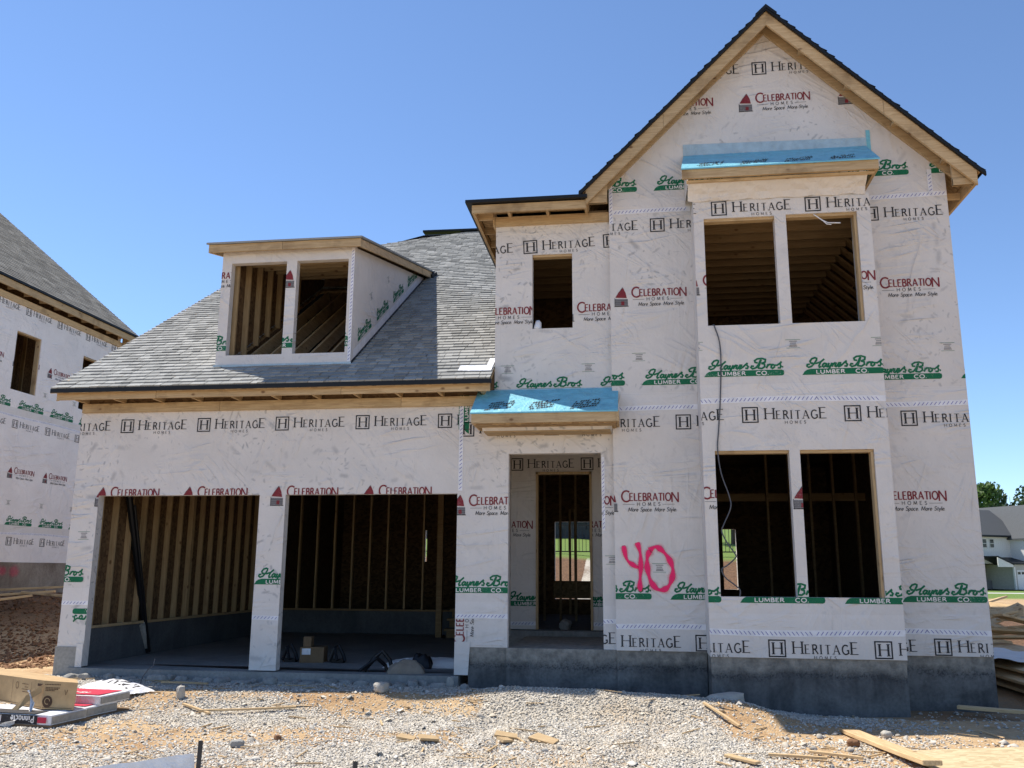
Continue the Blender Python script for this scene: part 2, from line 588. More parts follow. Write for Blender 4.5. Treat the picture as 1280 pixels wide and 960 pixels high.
class Wall:
    """flat wall seen from the -w side; T(u,v,w) gives the point, w>0 is outwards"""
    def __init__(s, O, U, N, outer='wrap'):
        s.O, s.U, s.N = Vector(O), Vector(U), Vector(N)
        s.b = B(outer, 'osb_shade')
        s.panels = []
        s.lift = 0
    def T(s, u, v, w=0.0):
        p = s.O + s.U * u + s.N * w
        return (p.x, p.y, p.z + v)
    def rect(s, x0, x1, z0, z1, holes=(), th=.14, reveal=None, outer_mat=None):
        for a, b, c, d in rects_minus(x0, x1, z0, z1, holes):
            s.panels.append([(a, c), (b, c), (b, d), (a, d)])
            s.b.face([s.T(a, c), s.T(b, c), s.T(b, d), s.T(a, d)], outer_mat)
            s.b.face([s.T(a, c, -th), s.T(a, d, -th), s.T(b, d, -th), s.T(b, c, -th)], 'osb_shade')
        for h in list(holes) + [(x0, x1, z0, z1)]:
            a, b, c, d = h
            outer = h[:4] == (x0, x1, z0, z1)
            for (p, q) in (((a, c), (b, c)), ((b, c), (b, d)), ((b, d), (a, d)), ((a, d), (a, c))):
                if p[1] == q[1] in (z0, z1) and (not outer or any(p[1] in hh[2:4] for hh in holes)):
                    continue
                s.b.face([s.T(*p), s.T(*q), s.T(*q, -th), s.T(*p, -th)], reveal)
    def poly(s, pts, th=.14):
        s.panels.append(list(pts))
        s.b.face([s.T(*p) for p in pts])
        s.b.face([s.T(*p, -th) for p in pts][::-1], 'osb_shade')
        n = len(pts)
        for i in range(n):
            s.b.face([s.T(*pts[i]), s.T(*pts[(i + 1) % n]), s.T(*pts[(i + 1) % n], -th), s.T(*pts[i], -th)])
    def ink(s, poly, k, w, lim=None):
        bx = bbox(poly)
        for pn in s.panels:
            b2 = bbox(pn)
            if bx[0] > b2[1] or bx[1] < b2[0] or bx[2] > b2[3] or bx[3] < b2[2]:
                continue
            c = clip_conv(poly, pn)
            if c and lim:
                c = clip_conv(c, [(lim[0], -50), (lim[1], -50), (lim[1], 50), (lim[0], 50)])
            if c:
                s.b.face([s.T(p[0], p[1], w) for p in c], k)
    def mark(s, polys, u, v, sc=1.0, rot=0.0, lim=None, shear=0.0):
        cs, sn = math.cos(rot), math.sin(rot)
        for i, (k, pl, lvl) in enumerate(polys):
            q = []
            for (a, b_) in pl:
                a = a + shear * b_
                q.append((u + sc * (a * cs - b_ * sn), v + sc * (a * sn + b_ * cs)))
            s.ink(q, k, .003 + .0012 * lvl + .00012 * (i % 8), lim)
    def tape(s, x0, x1, z, w=.06, band=.17, wav=.012, ink=True):
        if band:
            s.ink([(x0, z), (x1, z), (x1, z + band), (x0, z + band)], 'band', .0012)
        n = max(2, int((x1 - x0) / .35))
        ph = random.random() * 9
        f = lambda x: z + wav * math.sin(x * 2.1 + ph)
        for i in range(n):
            a, b_ = x0 + (x1 - x0) * i / n, x0 + (x1 - x0) * (i + 1) / n
            s.ink([(a, f(a) - w / 2), (b_, f(b_) - w / 2), (b_, f(b_) + w / 2), (a, f(a) + w / 2)], 'tape', .0022)
        if ink:
            x = x0 + .02
            k = 0
            while x < x1 - .05:
                zz = f(x)
                dx = .03 if math.sin(x * 2.4 + ph) > 0 else -.03
                s.ink([(x, zz - w * .28), (x + .011, zz - w * .28), (x + .011 + dx, zz + w * .28), (x + dx, zz + w * .28)], 'tapeink', .003)
                x += .052
    def vtape(s, u, z0, z1, w=.06):
        s.ink([(u - w / 2, z0), (u + w / 2, z0), (u + w / 2, z1), (u - w / 2, z1)], 'tape', .0044)
        z = z0 + .02
        while z < z1 - .06:
            s.ink([(u - w * .3, z), (u - w * .3, z + .012), (u + w * .3, z + .042), (u + w * .3, z + .03)], 'tapeink', .0056)
            z += .055

# ------------------------------------------------------------------ lettering, drawn as strokes
def arc(cx, cy, rx, ry, a0, a1, n=14):
    return [(cx + rx * math.cos(R(a0 + (a1 - a0) * i / n)), cy + ry * math.sin(R(a0 + (a1 - a0) * i / n))) for i in range(n + 1)]

def strip(pts, w):
    """quads along a polyline; w one width or one per point"""
    n = len(pts)
    ws = w if isinstance(w, (list, tuple)) else [w] * n
    L, Rr = [], []
    closed = n > 3 and math.hypot(pts[0][0] - pts[-1][0], pts[0][1] - pts[-1][1]) < 1e-6
    for i in range(n):
        a = pts[i - 1] if i > 0 else (pts[-2] if closed else None)
        c = pts[i + 1] if i < n - 1 else (pts[1] if closed else None)
        p = pts[i]
        d1 = (p[0] - a[0], p[1] - a[1]) if a else (c[0] - p[0], c[1] - p[1])
        d2 = (c[0] - p[0], c[1] - p[1]) if c else d1
        l1, l2 = math.hypot(*d1) or 1, math.hypot(*d2) or 1
        n1, n2 = (-d1[1] / l1, d1[0] / l1), (-d2[1] / l2, d2[0] / l2)
        mx, my = n1[0] + n2[0], n1[1] + n2[1]
        ml = math.hypot(mx, my) or 1
        mx, my = mx / ml, my / ml
        k = min(1.8, 1 / max(.3, mx * n1[0] + my * n1[1])) * ws[i] / 2
        L.append((p[0] + mx * k, p[1] + my * k))
        Rr.append((p[0] - mx * k, p[1] - my * k))
    return [[Rr[i], Rr[i + 1], L[i + 1], L[i]] for i in range(n - 1)]

UP = {  # advance, strokes (points, 1 thick / 0 thin), serif spots
 'H': (.80, [([(0, 0), (0, 1)], 1), ([(.72, 0), (.72, 1)], 1), ([(0, .52), (.72, .52)], 0)], [(0, 0), (0, 1), (.72, 0), (.72, 1)]),
 'E': (.60, [([(0, 0), (0, 1)], 1), ([(0, .98), (.5, .98)], 0), ([(0, .52), (.4, .52)], 0), ([(0, .02), (.54, .02)], 0)], [(0, 0), (0, 1)]),
 'R': (.66, [([(0, 0), (0, 1)], 1), ([(0, .98), (.3, .98), (.45, .88), (.45, .65), (.3, .52), (0, .52)], 1), ([(.25, .52), (.62, 0)], 1)], [(0, 0), (0, 1)]),
 'I': (.16, [([(0, 0), (0, 1)], 1)], [(0, 0), (0, 1)]),
 'T': (.70, [([(0, .97), (.7, .97)], 0), ([(.35, 1), (.35, 0)], 1)], [(.35, 0)]),
 'A': (.76, [([(0, 0), (.36, 1)], 0), ([(.36, 1), (.74, 0)], 1), ([(.14, .33), (.6, .33)], 0)], [(0, 0), (.74, 0)]),
 'G': (.82, [(arc(.42, .5, .42, .5, 48, 318), 1), ([(.77, .08), (.77, .42), (.56, .42)], 1)], []),
 'C': (.74, [(arc(.42, .5, .42, .5, 48, 312), 1)], []),
 'L': (.54, [([(0, 0), (0, 1)], 1), ([(0, .03), (.5, .03)], 0)], [(0, 0), (0, 1)]),
 'B': (.62, [([(0, 0), (0, 1)], 1), ([(0, .97), (.3, .97), (.44, .88), (.44, .64), (.3, .53), (0, .53)], 1), ([(.3, .53), (.5, .42), (.52, .14), (.36, .03), (0, .03)], 1)], []),
 'O': (.88, [(arc(.42, .5, .42, .5, 0, 360, 18), 1)], []),
 'N': (.78, [([(0, 0), (0, 1)], 1), ([(0, 1), (.66, 0)], 1), ([(.66, 0), (.66, 1)], 1)], []),
 'M': (.94, [([(0, 0), (.08, 1)], 0), ([(.08, 1), (.42, .1)], 1), ([(.42, .1), (.76, 1)], 0), ([(.76, 1), (.84, 0)], 1)], []),
 'S': (.56, [([(.46, .84), (.36, .97), (.16, .99), (.03, .85), (.05, .66), (.25, .53), (.46, .4), (.5, .2), (.36, .03), (.14, .01), (0, .15)], 1)], []),
 'U': (.74, [([(0, 1), (0, .25), (.12, .05), (.32, 0), (.52, .05), (.64, .25), (.64, 1)], 1)], []),
 'P': (.60, [([(0, 0), (0, 1)], 1), ([(0, .98), (.3, .98), (.45, .86), (.45, .62), (.3, .48), (0, .48)], 1)], []),
 '4': (.6, [([(.45, 0), (.45, 1), (0, .3), (.6, .3)], 1)], []),
 '.': (.2, [([(0, 0), (0, .14)], 1)], []), ' ': (.4, [], []),
}
LOW = {
 'a': (.52, [arc(.22, .3, .22, .3, 20, 380, 10), [(.43, .58), (.43, .1), (.5, 0)]]), 'c': (.44, [arc(.22, .3, .22, .3, 50, 310, 10)]),
 'e': (.48, [[(.02, .3), (.42, .32)] + arc(.22, .3, .21, .3, 5, 310, 10)]), 'i': (.16, [[(.04, .6), (.04, 0)], [(.04, .78), (.04, .88)]]),
 'l': (.16, [[(.04, 1), (.04, 0)]]), 'n': (.5, [[(.02, .6), (.02, 0)], [(.02, .42), (.14, .58), (.3, .6), (.4, .48), (.4, 0)]]),
 'o': (.5, [arc(.22, .3, .22, .3, 0, 360, 12)]), 'p': (.5, [[(.02, .6), (.02, -.35)], arc(.22, .3, .22, .3, 0, 360, 12)]),
 'r': (.34, [[(.02, .6), (.02, 0)], [(.02, .4), (.14, .58), (.28, .58)]]), 's': (.42, [[(.34, .5), (.2, .6), (.06, .5), (.1, .36), (.28, .26), (.34, .12), (.2, 0), (.04, .08)]]),
 't': (.3, [[(.12, .85), (.12, .08), (.26, 0)], [(0, .6), (.26, .6)]]), 'y': (.48, [[(.02, .6), (.2, .05)], [(.4, .6), (.12, -.35)]]),
}
def text(st, x, y, cap, k, thick, thin=None, serif=0.0, track=.1, lvl=1, wide=1.0, xscale=1.0):
    thin = thick if thin is None else thin
    out = []
    for ch in st:
        if ch in LOW:
            adv, ss = LOW[ch]
            ss = [(p, 1) for p in ss]
            sf = []
        else:
            adv, ss, sf = UP[ch]
        for pts, w in ss:
            for q in strip([(x + a * cap * wide, y + b_ * cap) for a, b_ in pts], (thick if w else thin) * cap):
                out.append((k, q, lvl))
        if serif:
            for a, b_ in sf:
                cx, cy = x + a * cap * wide, y + b_ * cap + (-.02 * cap if b_ else .02 * cap)
                out.append((k, [(cx - serif * cap, cy - .03 * cap), (cx + serif * cap, cy - .03 * cap), (cx + serif * cap, cy + .03 * cap), (cx - serif * cap, cy + .03 * cap)], lvl))
        x += (adv * wide + track) * cap
    return out, x

def logo_heritage():
    o = []
    S = .207
    for r in ([(0, 0), (S, 0), (S, .016), (0, .016)], [(0, S - .016), (S, S - .016), (S, S), (0, S)],
              [(0, .016), (.016, .016), (.016, S - .016), (0, S - .016)], [(S - .016, .016), (S, .016), (S, S - .016), (S - .016, S - .016)]):
        o.append(('black', r, 0))
    o += text('H', .057, .034, .138, 'black', .17, .06, .15)[0]
    t_, x = text('H', .295, .045, .142, 'black', .14, .055, .14)
    o += t_
    t_, x = text('ERITAG', .435, .045, .108, 'black', .14, .06, .13, .30, wide=.86)
    o += t_
    t_, x = text('E', x - .002, .045, .142, 'black', .14, .06, .13)
    o += t_
    o += text('HOMES', .535, -.018, .038, 'black', .14, .08, 0, .75)[0]
    return o

def logo_celebration():
    o = []
    o.append(('grey', [(-.245, -.135), (-.06, -.135), (-.062, -.035), (-.243, -.03)], 0))
    o.append(('black', [(-.25, -.147), (-.05, -.147), (-.05, -.135), (-.25, -.135)], 0))
    for z in (-.06, -.085, -.11):
        o.append(('black', [(-.243, z), (-.062, z), (-.062, z + .004), (-.243, z + .004)], 1))
    o.append(('black', [(-.247, -.135), (-.240, -.135), (-.240, -.02), (-.247, -.02)], 2))
    o.append(('red', [(-.235, -.012), (-.075, -.022), (-.09, .055), (-.125, .13)], 0))
    o.append(('red', [(-.235, -.012), (-.125, .13), (-.19, .065)], 1))
    o.append(('red', [(-.155, -.125), (-.11, -.125), (-.11, -.07), (-.155, -.07)], 2))
    o.append(('black', [(-.25, -.026), (-.185, .062), (-.125, .135), (-.137, .135), (-.2, .07), (-.262, -.02)][:4], 2))
    t_, x = text('C', 0, -.012, .145, 'red', .15)
    o += t_
    t_, x = text('ELEBRATIO', .108, 0, .102, 'red', .17, .12, 0, .13, wide=.78)
    o += t_
    o += text('N', x, -.02, .132, 'red', .14, wide=.95)[0]
    o += text('HOMES', .205, -.068, .046, 'black', .13, None, 0, .72)[0]
    o.append(('black', [(.01, -.05), (.17, -.05), (.17, -.046), (.01, -.046)], 0))
    o.append(('black', [(.54, -.05), (.70, -.05), (.70, -.046), (.54, -.046)], 0))
    x = .09
    o += [(k, [(a + .2 * (b_ + .14), b_) for a, b_ in q], l) for k, q, l in text('More Space. More Style.', .085, -.142, .052, 'black', .13, None, 0, .08)[0]]
    return o

def logo_haynes():
    o = []
    o.append(('green', [(0, 0), (.06, 0), (.06, .066), (.03, .045)], 0))
    o.append(('green', [(.06, 0), (.985, 0), (.985, .078), (.11, .078), (.06, .067)], 0))
    o.append(('green', [(.985, 0), (1.008, .01), (1.016, .035), (1.012, .066), (.985, .078)], 0))
    o += text('LUMBER', .18, .014, .047, 'white', .25, .2, 0, .3, 2, 1.45)[0]
    o += text('CO.', .665, .014, .047, 'white', .25, .2, 0, .34, 2, 1.5)[0]
    F = lambda pts: [((a - 10) * .00094, (960 - b_) * .00094) for a, b_ in pts]
    W = .0235
    paths = [
     [(118, 812), (85, 815), (78, 838), (100, 855), (140, 842), (180, 800), (208, 755), (212, 732), (190, 722), (150, 735), (122, 770), (135, 800), (165, 798)],
     [(312, 742), (262, 785), (236, 838), (242, 857), (268, 848)], [(190, 806), (268, 782)],
     [(335, 808), (310, 803), (288, 822), (284, 845), (300, 856), (325, 832)], [(342, 800), (324, 845), (345, 853), (362, 836)],
     [(372, 800), (356, 838), (368, 854), (392, 838)], [(410, 798), (380, 862), (352, 900), (335, 892)],
     [(428, 800), (410, 856)], [(418, 830), (446, 801), (462, 806), (448, 845), (462, 854), (482, 838)],
     [(486, 832), (518, 822), (522, 803), (502, 802), (482, 835), (496, 856), (528, 842)], [(528, 842), (572, 800), (606, 772)],
     [(600, 776), (592, 800), (612, 826), (600, 851), (570, 846)],
     [(690, 822), (660, 818), (648, 838), (668, 858), (712, 846), (752, 800), (782, 735)],
     [(792, 728), (770, 785), (745, 850)], [(742, 775), (708, 768), (702, 742), (738, 718), (800, 712), (848, 730), (842, 765), (790, 784)],
     [(790, 784), (832, 795), (834, 832), (796, 856), (750, 850), (738, 836)],
     [(880, 796), (856, 854)], [(866, 830), (896, 800), (916, 802), (908, 818)],
     [(944, 803), (922, 822), (920, 846), (938, 857), (964, 840), (966, 814), (944, 803)], [(966, 812), (1000, 815), (1040, 788), (1062, 762)],
     [(1058, 768), (1040, 798), (1052, 832), (1036, 856), (1006, 850)], [(1066, 838), (1082, 838)],
    ]
    for p in paths:
        for q in strip(F(p), W):
            o.append(('green', q, 0))
    return o

def stamp():
    o = []
    o.append(('green', [(0, .11), (.19, .11), (.19, .115), (0, .115)], 0))
    o.append(('green', [(.01, 0), (.18, 0), (.18, .004), (.01, .004)], 0))
    for z, a, b_ in ((.085, .05, .15), (.06, .06, .13), (.035, .055, .14), (.018, .05, .15)):
        x = a
        while x < b_:
            o.append(('grey', [(x, z), (x + .009, z), (x + .009, z + .012), (x, z + .012)], 0))
            x += .0125
    return o
HER, CEL, HAY, STP = logo_heritage(), logo_celebration(), logo_haynes(), stamp()

def row(w, logo, u0, v, per, n, lim=None, rot=0.0, sc=1.0):
    for i in range(n):
        w.mark(logo, u0 + per * i, v + math.sin(rot) * per * i, sc, rot, lim)

# ------------------------------------------------------------------ shingles in real courses
def shingle_roof(b, O, U, S, polys, k, exp=.143, th=.008, seed=0, lo=.16, hi=.36, rag=0.0):
    O, U, S = Vector(O), Vector(U), Vector(S)
    Nn = U.cross(S).normalized()
    if Nn.z < 0:
        Nn = -Nn
    rr = random.Random(seed)
    allu = [p[0] for pl in polys for p in pl]
    alls = [p[1] for pl in polys for p in pl]
    u0, u1, s0, s1 = min(allu), max(allu), min(alls), max(alls)
    P = lambda u, s_, h: tuple(O + U * u + S * s_ + Nn * h)
    c = 0
    s_ = s0
    while s_ < s1:
        u = u0 - rr.random() * .3
        e = s_ + exp
        while u < u1:
            wdt = rr.uniform(lo, hi)
            q = [(u + .003, s_), (u + wdt - .003, s_), (u + wdt - .003, e), (u + .003, e)]
            t_ = th * rr.uniform(.7, 1.5)
            for pl in polys:
                cl = clip_conv(q, pl)
                if not cl:
                    continue
                i0 = len(b.v)
                pts = [P(a, d, .003 + t_ * (1 - (d - s_) / exp)) for a, d in cl]
                low = [a for a, d in cl if d < s_ + 1e-4]
                b.v.extend(pts)
                b.f.append(list(range(i0, i0 + len(pts))))
                b.mi.append(b.slot(k))
                if len(low) >= 2:
                    idx = [i for i, (a, d) in enumerate(cl) if d < s_ + 1e-4]
                    lo_i, hi_i = min(idx, key=lambda i: cl[i][0]), max(idx, key=lambda i: cl[i][0])
                    j = len(b.v)
                    b.v.extend([P(cl[lo_i][0], s_, -.002), P(cl[hi_i][0], s_, -.002)])
                    b.f.append([j, j + 1, i0 + hi_i, i0 + lo_i])
                    b.mi.append(b.slot(k))
            u += wdt
        s_ = e
        c += 1
# ================================================================== THE UNFINISHED HOUSE
house = thing("unfinished_house", "two storey house under construction in printed white wrap, with empty window openings and dormer", "house", (-2, 12.2, -1.4))
YW, YG, YB = 12.2, 12.1, 11.55
X_, Z_ = (1, 0, 0), (0, -1, 0)
PITCH = .634
RZ = lambda y: 2.65 + PITCH * (y - 11.85)          # top of the garage roof

# ---- garage front wall
w = Wall((0, YW, 0), X_, Z_)
w.rect(-8.27, -2.46, -1.36, 2.42, [(-7.86, -5.36, -1.36, 1.06), (-4.97, -2.46, -1.36, 1.06)])
row(w, HER, -7.612 - 1.215, 1.99, 1.213, 6)
row(w, CEL, -7.665, 1.047, 1.36, 4)
w.mark(HAY, -5.36, -.2, 1, 0, (-5.36, -4.97))
w.mark(HAY, -8.985, -.19, 1, 0, (-8.27, -7.86))
w.mark(HAY, -7.07, -.56, 1, math.pi, (-8.27, -7.86))
w.mark(STP, -8.13, .42)
w.tape(-8.27, -7.86, -.47, .06, .2)
w.tape(-5.36, -4.97, -.655, .06, .2)
w.b.build("garage_wall", house)

# ---- wall between the garage and the entry, and over the entry
w = Wall((0, YW, 0), X_, Z_)
w.rect(-2.46, -.27, -1.0, 1.0, [(-1.74, -.456, -1.0, 1.0)], outer_mat='wrap_s')
w.rect(-2.46, -.27, 1.0, 2.45, [(-1.74, -.456, 1.0, 1.61)])
w.mark(CEL, -2.285, .905)
w.mark(CEL, -1.0, .905, 1, 0, (-.456, -.2))
w.mark(HAY, -2.63, -.29)
w.mark(HAY, -.62 - 1.0, -.3, 1, 0, (-.456, -.27))
row(w, HER, -2.44, 1.86, 1.20, 3)
w.mark(HER, -1.345, -.97, 1, 0, (-.456, -.27))
w.mark([(k, [(-b_, a) for a, b_ in p], l) for k, p, l in HAY], -2.46 + .15, 1.9, 1, 0, (-2.46, -2.2))
w.mark([(k, [(-b_, a) for a, b_ in p], l) for k, p, l in CEL if max(q[0] for q in p) < .32], -2.34, -.95, 1, 0, (-2.46, -2.2))
w.mark(STP, -.42, .1)
w.tape(-2.46, -1.74, -.605, .06, .2)
w.tape(-.456, -.27, -.64, .06, .2)
w.vtape(-2.52 + .1, 1.1, 2.42)
w.vtape(-.46 + .03, .55, 1.55, .04)
w.b.face([w.T(-2.46, -1.36, .01), w.T(-2.27, -1.36, .01), w.T(-2.25, -.99, .01), w.T(-2.46, -.99, .01)], 'wrap')
w.ink([(-2.46, -.99), (-2.25, -.99), (-2.25, -.93), (-2.46, -.93)], 'wrap', .01)
w.b.build("entry_wall", house)

# ---- recessed entry: back wall with the door opening, side walls, ceiling
w = Wall((0, 14.5, 0), X_, Z_, 'wrap_s')
w.rect(-2.02, -.28, -.9, 2.0, [(-1.61, -.70, -.9, 1.6)])
row(w, HER, -2.03, 1.63, 1.157, 2)
w.mark(CEL, -2.42, .70)
w.mark(CEL, -1.08, .70)
w.mark(HAY, -2.13, -.54)
w.mark(HAY, -.99, -.54)
w.tape(-2.02, -1.61, -.82, .06, 0)
w.tape(-.70, -.28, -.82, .06, 0)
w.b.box(-2.05, -2.02, 12.34, 14.5, -1.0, 2.0, 'wrap_s')
w.b.box(-.28, -.25, 12.34, 14.5, -1.0, 2.0, 'wrap_s')
w.b.box(-2.05, -.25, 12.34, 14.6, 2.0, 2.03, 'osb')
w.b.build("porch_recess_wall", house)
b = B('wood_z')
b.box(-1.61, -1.575, 14.46, 14.62, -.9, 1.6)
b.box(-.735, -.70, 14.46, 14.62, -.9, 1.6)
b.box(-1.61, -.70, 14.46, 14.62, 1.565, 1.6)
b.build("door_frame", house)

# ---- upper wall over the porch
w = Wall((0, YW, 0), X_, Z_)
w.rect(-1.95, -.27, 2.45, 5.0, [(-1.41, -.83, 3.41, 4.53)])
w.mark(HER, -1.54, 4.545, 1, .035)
w.mark(HER, -2.74, 4.50, 1, .035)
w.mark(HER, -.375, 4.59, 1, .035)
w.mark(CEL, -2.11, 3.635)
w.mark(CEL, -.755, 3.645)
w.mark(HAY, -1.69, 2.46, .98)
w.mark(HAY, -2.88, 2.46, .98)
w.mark(HAY, -.5, 2.46, .98)
w.mark(STP, -1.86, 2.76)
w.mark(STP, -.71, 2.76)
w.b.build("stair_wall", house)

# ---- main gable wall
w = Wall((0, YG, 0), X_, Z_)
GL, GR, GC = -.285, 4.345, 2.02
def gz(x): return 8.02 - abs(x - GC)
w.rect(GL, .872, -1.0, 2.2, outer_mat='wrap_s')
w.rect(3.17, GR, -1.0, 2.2, outer_mat='wrap_s')
w.rect(GL, .872, 2.2, 5.35)
w.rect(3.17, GR, 2.2, 5.35)
w.rect(.872, 3.17, 4.95, 5.35)
w.poly([(GL, 5.35), (GR, 5.35), (GR, 5.62), (GC, 7.95), (GL, 5.65)])
row(w, HER, .296 - 1.22, 4.76, 1.22, 2, None)
w.mark(HER, 3.22, 4.78)
w.mark(HER, -.69, 1.9); w.mark(HER, .568, 1.9); w.mark(HER, 3.49, 1.9)
w.mark(HER, -.505, -.995); w.mark(HER, .729, -.995)
w.mark(HER, 3.655, -.995); w.mark(HER, 2.40, -.995)
w.mark(HER, 1.83, 7.12); w.mark(HER, .6, 7.12)
w.mark(CEL, .02, 3.81); w.mark(CEL, 3.378, 3.815)
w.mark(CEL, -.18, .94); w.mark(CEL, 3.21, .94); w.mark(CEL, -1.5, .94)
w.mark(CEL, 1.868, 6.69); w.mark(CEL, .5, 6.69); w.mark(CEL, 3.255, 6.71)
for u in (-.89, .36, 2.86, 4.10):
    w.mark(HAY, u, 5.39 if u < 2 else 5.44)
for u in (-1.12, .122, 3.04, 4.29):
    w.mark(HAY, u, 2.525)
for u in (-.83, .425):
    w.mark(HAY, u, -.35)
w.mark(HAY, 3.32, -.35)
w.mark(STP, .0, 2.87); w.mark(STP, 4.06, 2.9); w.mark(STP, .9, 5.74); w.mark(STP, .2, .0); w.mark(STP, 3.9, 5.9)
w.tape(GL, .87, 5.08, .07, .2); w.tape(3.17, GR, 5.13, .07, .2)
w.tape(GL, .87, 2.20, .07, .22); w.tape(3.17, GR, 2.2, .07, .22)
w.tape(GL, .87, -.70, .07, .22); w.tape(3.17, GR, -.715, .07, .22)
w.vtape(4.14, 5.15, 5.5)
w.vtape(GL + .03, 4.9, 5.6, .05)
# pink spray-painted number
w.b.build("gable_wall", house)
def spray(name, paths, parent):
    vs_, fs, dens = [], [], []
    for pts, wid, lift in paths:
        n = len(pts)
        sm = []
        for i in range(n - 1):
            p0 = pts[max(i - 1, 0)]; p1 = pts[i]; p2 = pts[i + 1]; p3 = pts[min(i + 2, n - 1)]
            for k in range(6):
                t = k / 6
                sm.append(tuple(.5 * ((2 * p1[a]) + (-p0[a] + p2[a]) * t + (2 * p0[a] - 5 * p1[a] + 4 * p2[a] - p3[a]) * t * t + (-p0[a] + 3 * p1[a] - 3 * p2[a] + p3[a]) * t ** 3) for a in (0, 1)))
        sm.append(pts[-1])
        N = len(sm)
        base = len(vs_)
        for i, p in enumerate(sm):
            a, c = sm[max(i - 1, 0)], sm[min(i + 1, N - 1)]
            d = (c[0] - a[0], c[1] - a[1]); l = math.hypot(*d) or 1
            nx, ny = -d[1] / l, d[0] / l
            wv = wid * (.85 + .3 * math.sin(i * .7 + lift * 900))
            for o_, de in ((-1, 0), (-.5, .28), (-.27, 1), (.27, 1), (.5, .28), (1, 0)):
                vs_.append((p[0] + nx * wv * o_, YG - .0075 - lift, p[1] + ny * wv * o_))
                dens.append(de if 0 < i < N - 1 else de * .3)
        for i in range(N - 1):
            for j in range(5):
                q = base + i * 6 + j
                fs.append((q, q + 1, q + 7, q + 6))
    me = bpy.data.meshes.new(name)
    me.from_pydata(vs_, [], fs)
    at = me.attributes.new("paint_cover", 'FLOAT', 'POINT')
    at.data.foreach_set("value", dens)
    me.materials.append(M['spray'])
    o = bpy.data.objects.new(name, me)
    COL.objects.link(o)
    o.parent = parent
    o.location = -parent.location
    return o
spray("sprayed_number", [
    ([(-.17, .35), (-.13, .17), (-.04, .09), (.07, .04)], .062, 0),
    ([(.01, .39), (.05, .24), (.05, .03), (.035, -.15), (.04, -.25)], .066, .0006),
    ([(.17, .28), (.25, .33), (.34, .28), (.43, .16), (.47, .03), (.44, -.12), (.37, -.21), (.27, -.22), (.18, -.12), (.14, .04), (.14, .19), (.18, .285)], .074, .0012)], house)

# ---- bay
w = Wall((0, YB, 0), X_, Z_, 'wrap_s')
BL, BR = .872, 3.172
WIN = [(1.005, 1.935, 3.195, 4.70), (2.085, 3.0, 3.195, 4.71), (1.025, 1.95, -.29, 1.53), (2.08, 2.98, -.29, 1.53)]
w.rect(BL, BR, -1.01, 4.98, WIN)
for u in (-.14, 1.11, 2.34):
    w.mark(HER, u, 4.735)
for u in (.11, 1.385, 2.652):
    w.mark(HER, u, 1.885)
for u in (.30, 1.567, 2.805):
    w.mark(HER, u, -1.0)
for u in (.93, 2.17):
    w.mark(HAY, u, 2.5)
for u in (.015, 1.256, 2.50):
    w.mark(HAY, u, -.362)
w.mark(CEL, .97, 3.765); w.mark(CEL, 2.41, 3.765)
w.mark(CEL, .845, .93); w.mark(CEL, 2.21, .93)
w.mark(STP, 1.98, 2.86); w.mark(STP, .74, 2.86); w.mark(STP, 3.05, 2.86)
w.tape(BL, BR, 2.185, .075, .22); w.tape(BL, BR, -.71, .075, .22)
b = w.b
b.box(BL, BL + .12, YB + .141, YG - .001, -1.01, 4.98, 'wrap_s')
b.box(BR - .12, BR, YB + .141, YG - .001, -1.01, 4.98, 'wrap_s')
bay = b.build("bay_wall", house)
for (x0, x1, z0, z1) in WIN:
    b = B('wood_x')
    b.box(x0 + .003, x1 - .003, YB + .035, YB + .14, z1 - .035, z1 - .002, 'wood_x')
    if x0 > 2:
        b.box(x1 - .035, x1 - .002, YB + .035, YB + .14, z0, z1 - .0355, 'wood_z')
    b.build("window_lining", bay)
b = B('wood_x')
b.box(-1.408, -.832, YW + .03, YW + .14, 4.5, 4.528)
b.build("window_lining", house)
# bay roof
b = B('wood_x')
b.box(.72, 3.243, 11.25, 11.29, 5.165, 5.305)
b.box(3.203, 3.243, 11.292, 12.08, 5.165, 5.305, 'wood_y')
b.box(.78, 3.2, 11.31, 11.35, 5.13, 5.163, 'wood_x')
b.face([(.80, 11.35, 5.15), (.80, 12.09, 5.15), (.80, 12.09, 5.6), (.80, 11.3, 5.28)], 'wrap_s')
n_ = 26
vs_ = []
for i in range(n_ + 1):
    x = .80 + 2.32 * i / n_
    for j, (y, z) in enumerate(((11.34, 5.15), (11.42, 5.09), (11.49, 5.03), (11.535, 4.95))):
        vs_.append((x, y + (.010 * math.sin(i * 2.1 + j * 1.7) if j else 0), z + .008 * math.sin(i * 1.3 + j * 2.9)))
b.solid(vs_, [(4 * i + j, 4 * i + j + 1, 4 * i + j + 5, 4 * i + j + 4) for i in range(n_) for j in range(3)], 'wrap_s')
eave = b.build("bay_eave", house)
def underlayment_print(b, y0, z0, y1, z1, x0, x1, seed):
    """slanted groups of small bold printing on the blue underlayment"""
    rr = random.Random(seed)
    L_ = math.hypot(y1 - y0, z1 - z0)
    U_, S_ = Vector((1, 0, 0)), Vector((0, y1 - y0, z1 - z0)) / L_
    N_ = U_.cross(S_)
    x = x0
    while x < x1:
        for ln in range(4):
            a = .02 * ln
            while a < .34 + .02 * ln:
                wd = rr.uniform(.012, .03)
                pts = [(a + i + .35 * j, .05 + .065 * ln + .25 * (a + i) + j) for i, j in ((0, 0), (wd, 0), (wd, .045), (0, .045))]
                if all(.01 < q[1] < L_ - .03 for q in pts) and rr.random() < .8:
                    b.face([Vector((x + q[0], y0, z0)) + S_ * q[1] + N_ * .006 for q in pts], 'black')
                a += wd + .012
        x += .58
b = B('blue')
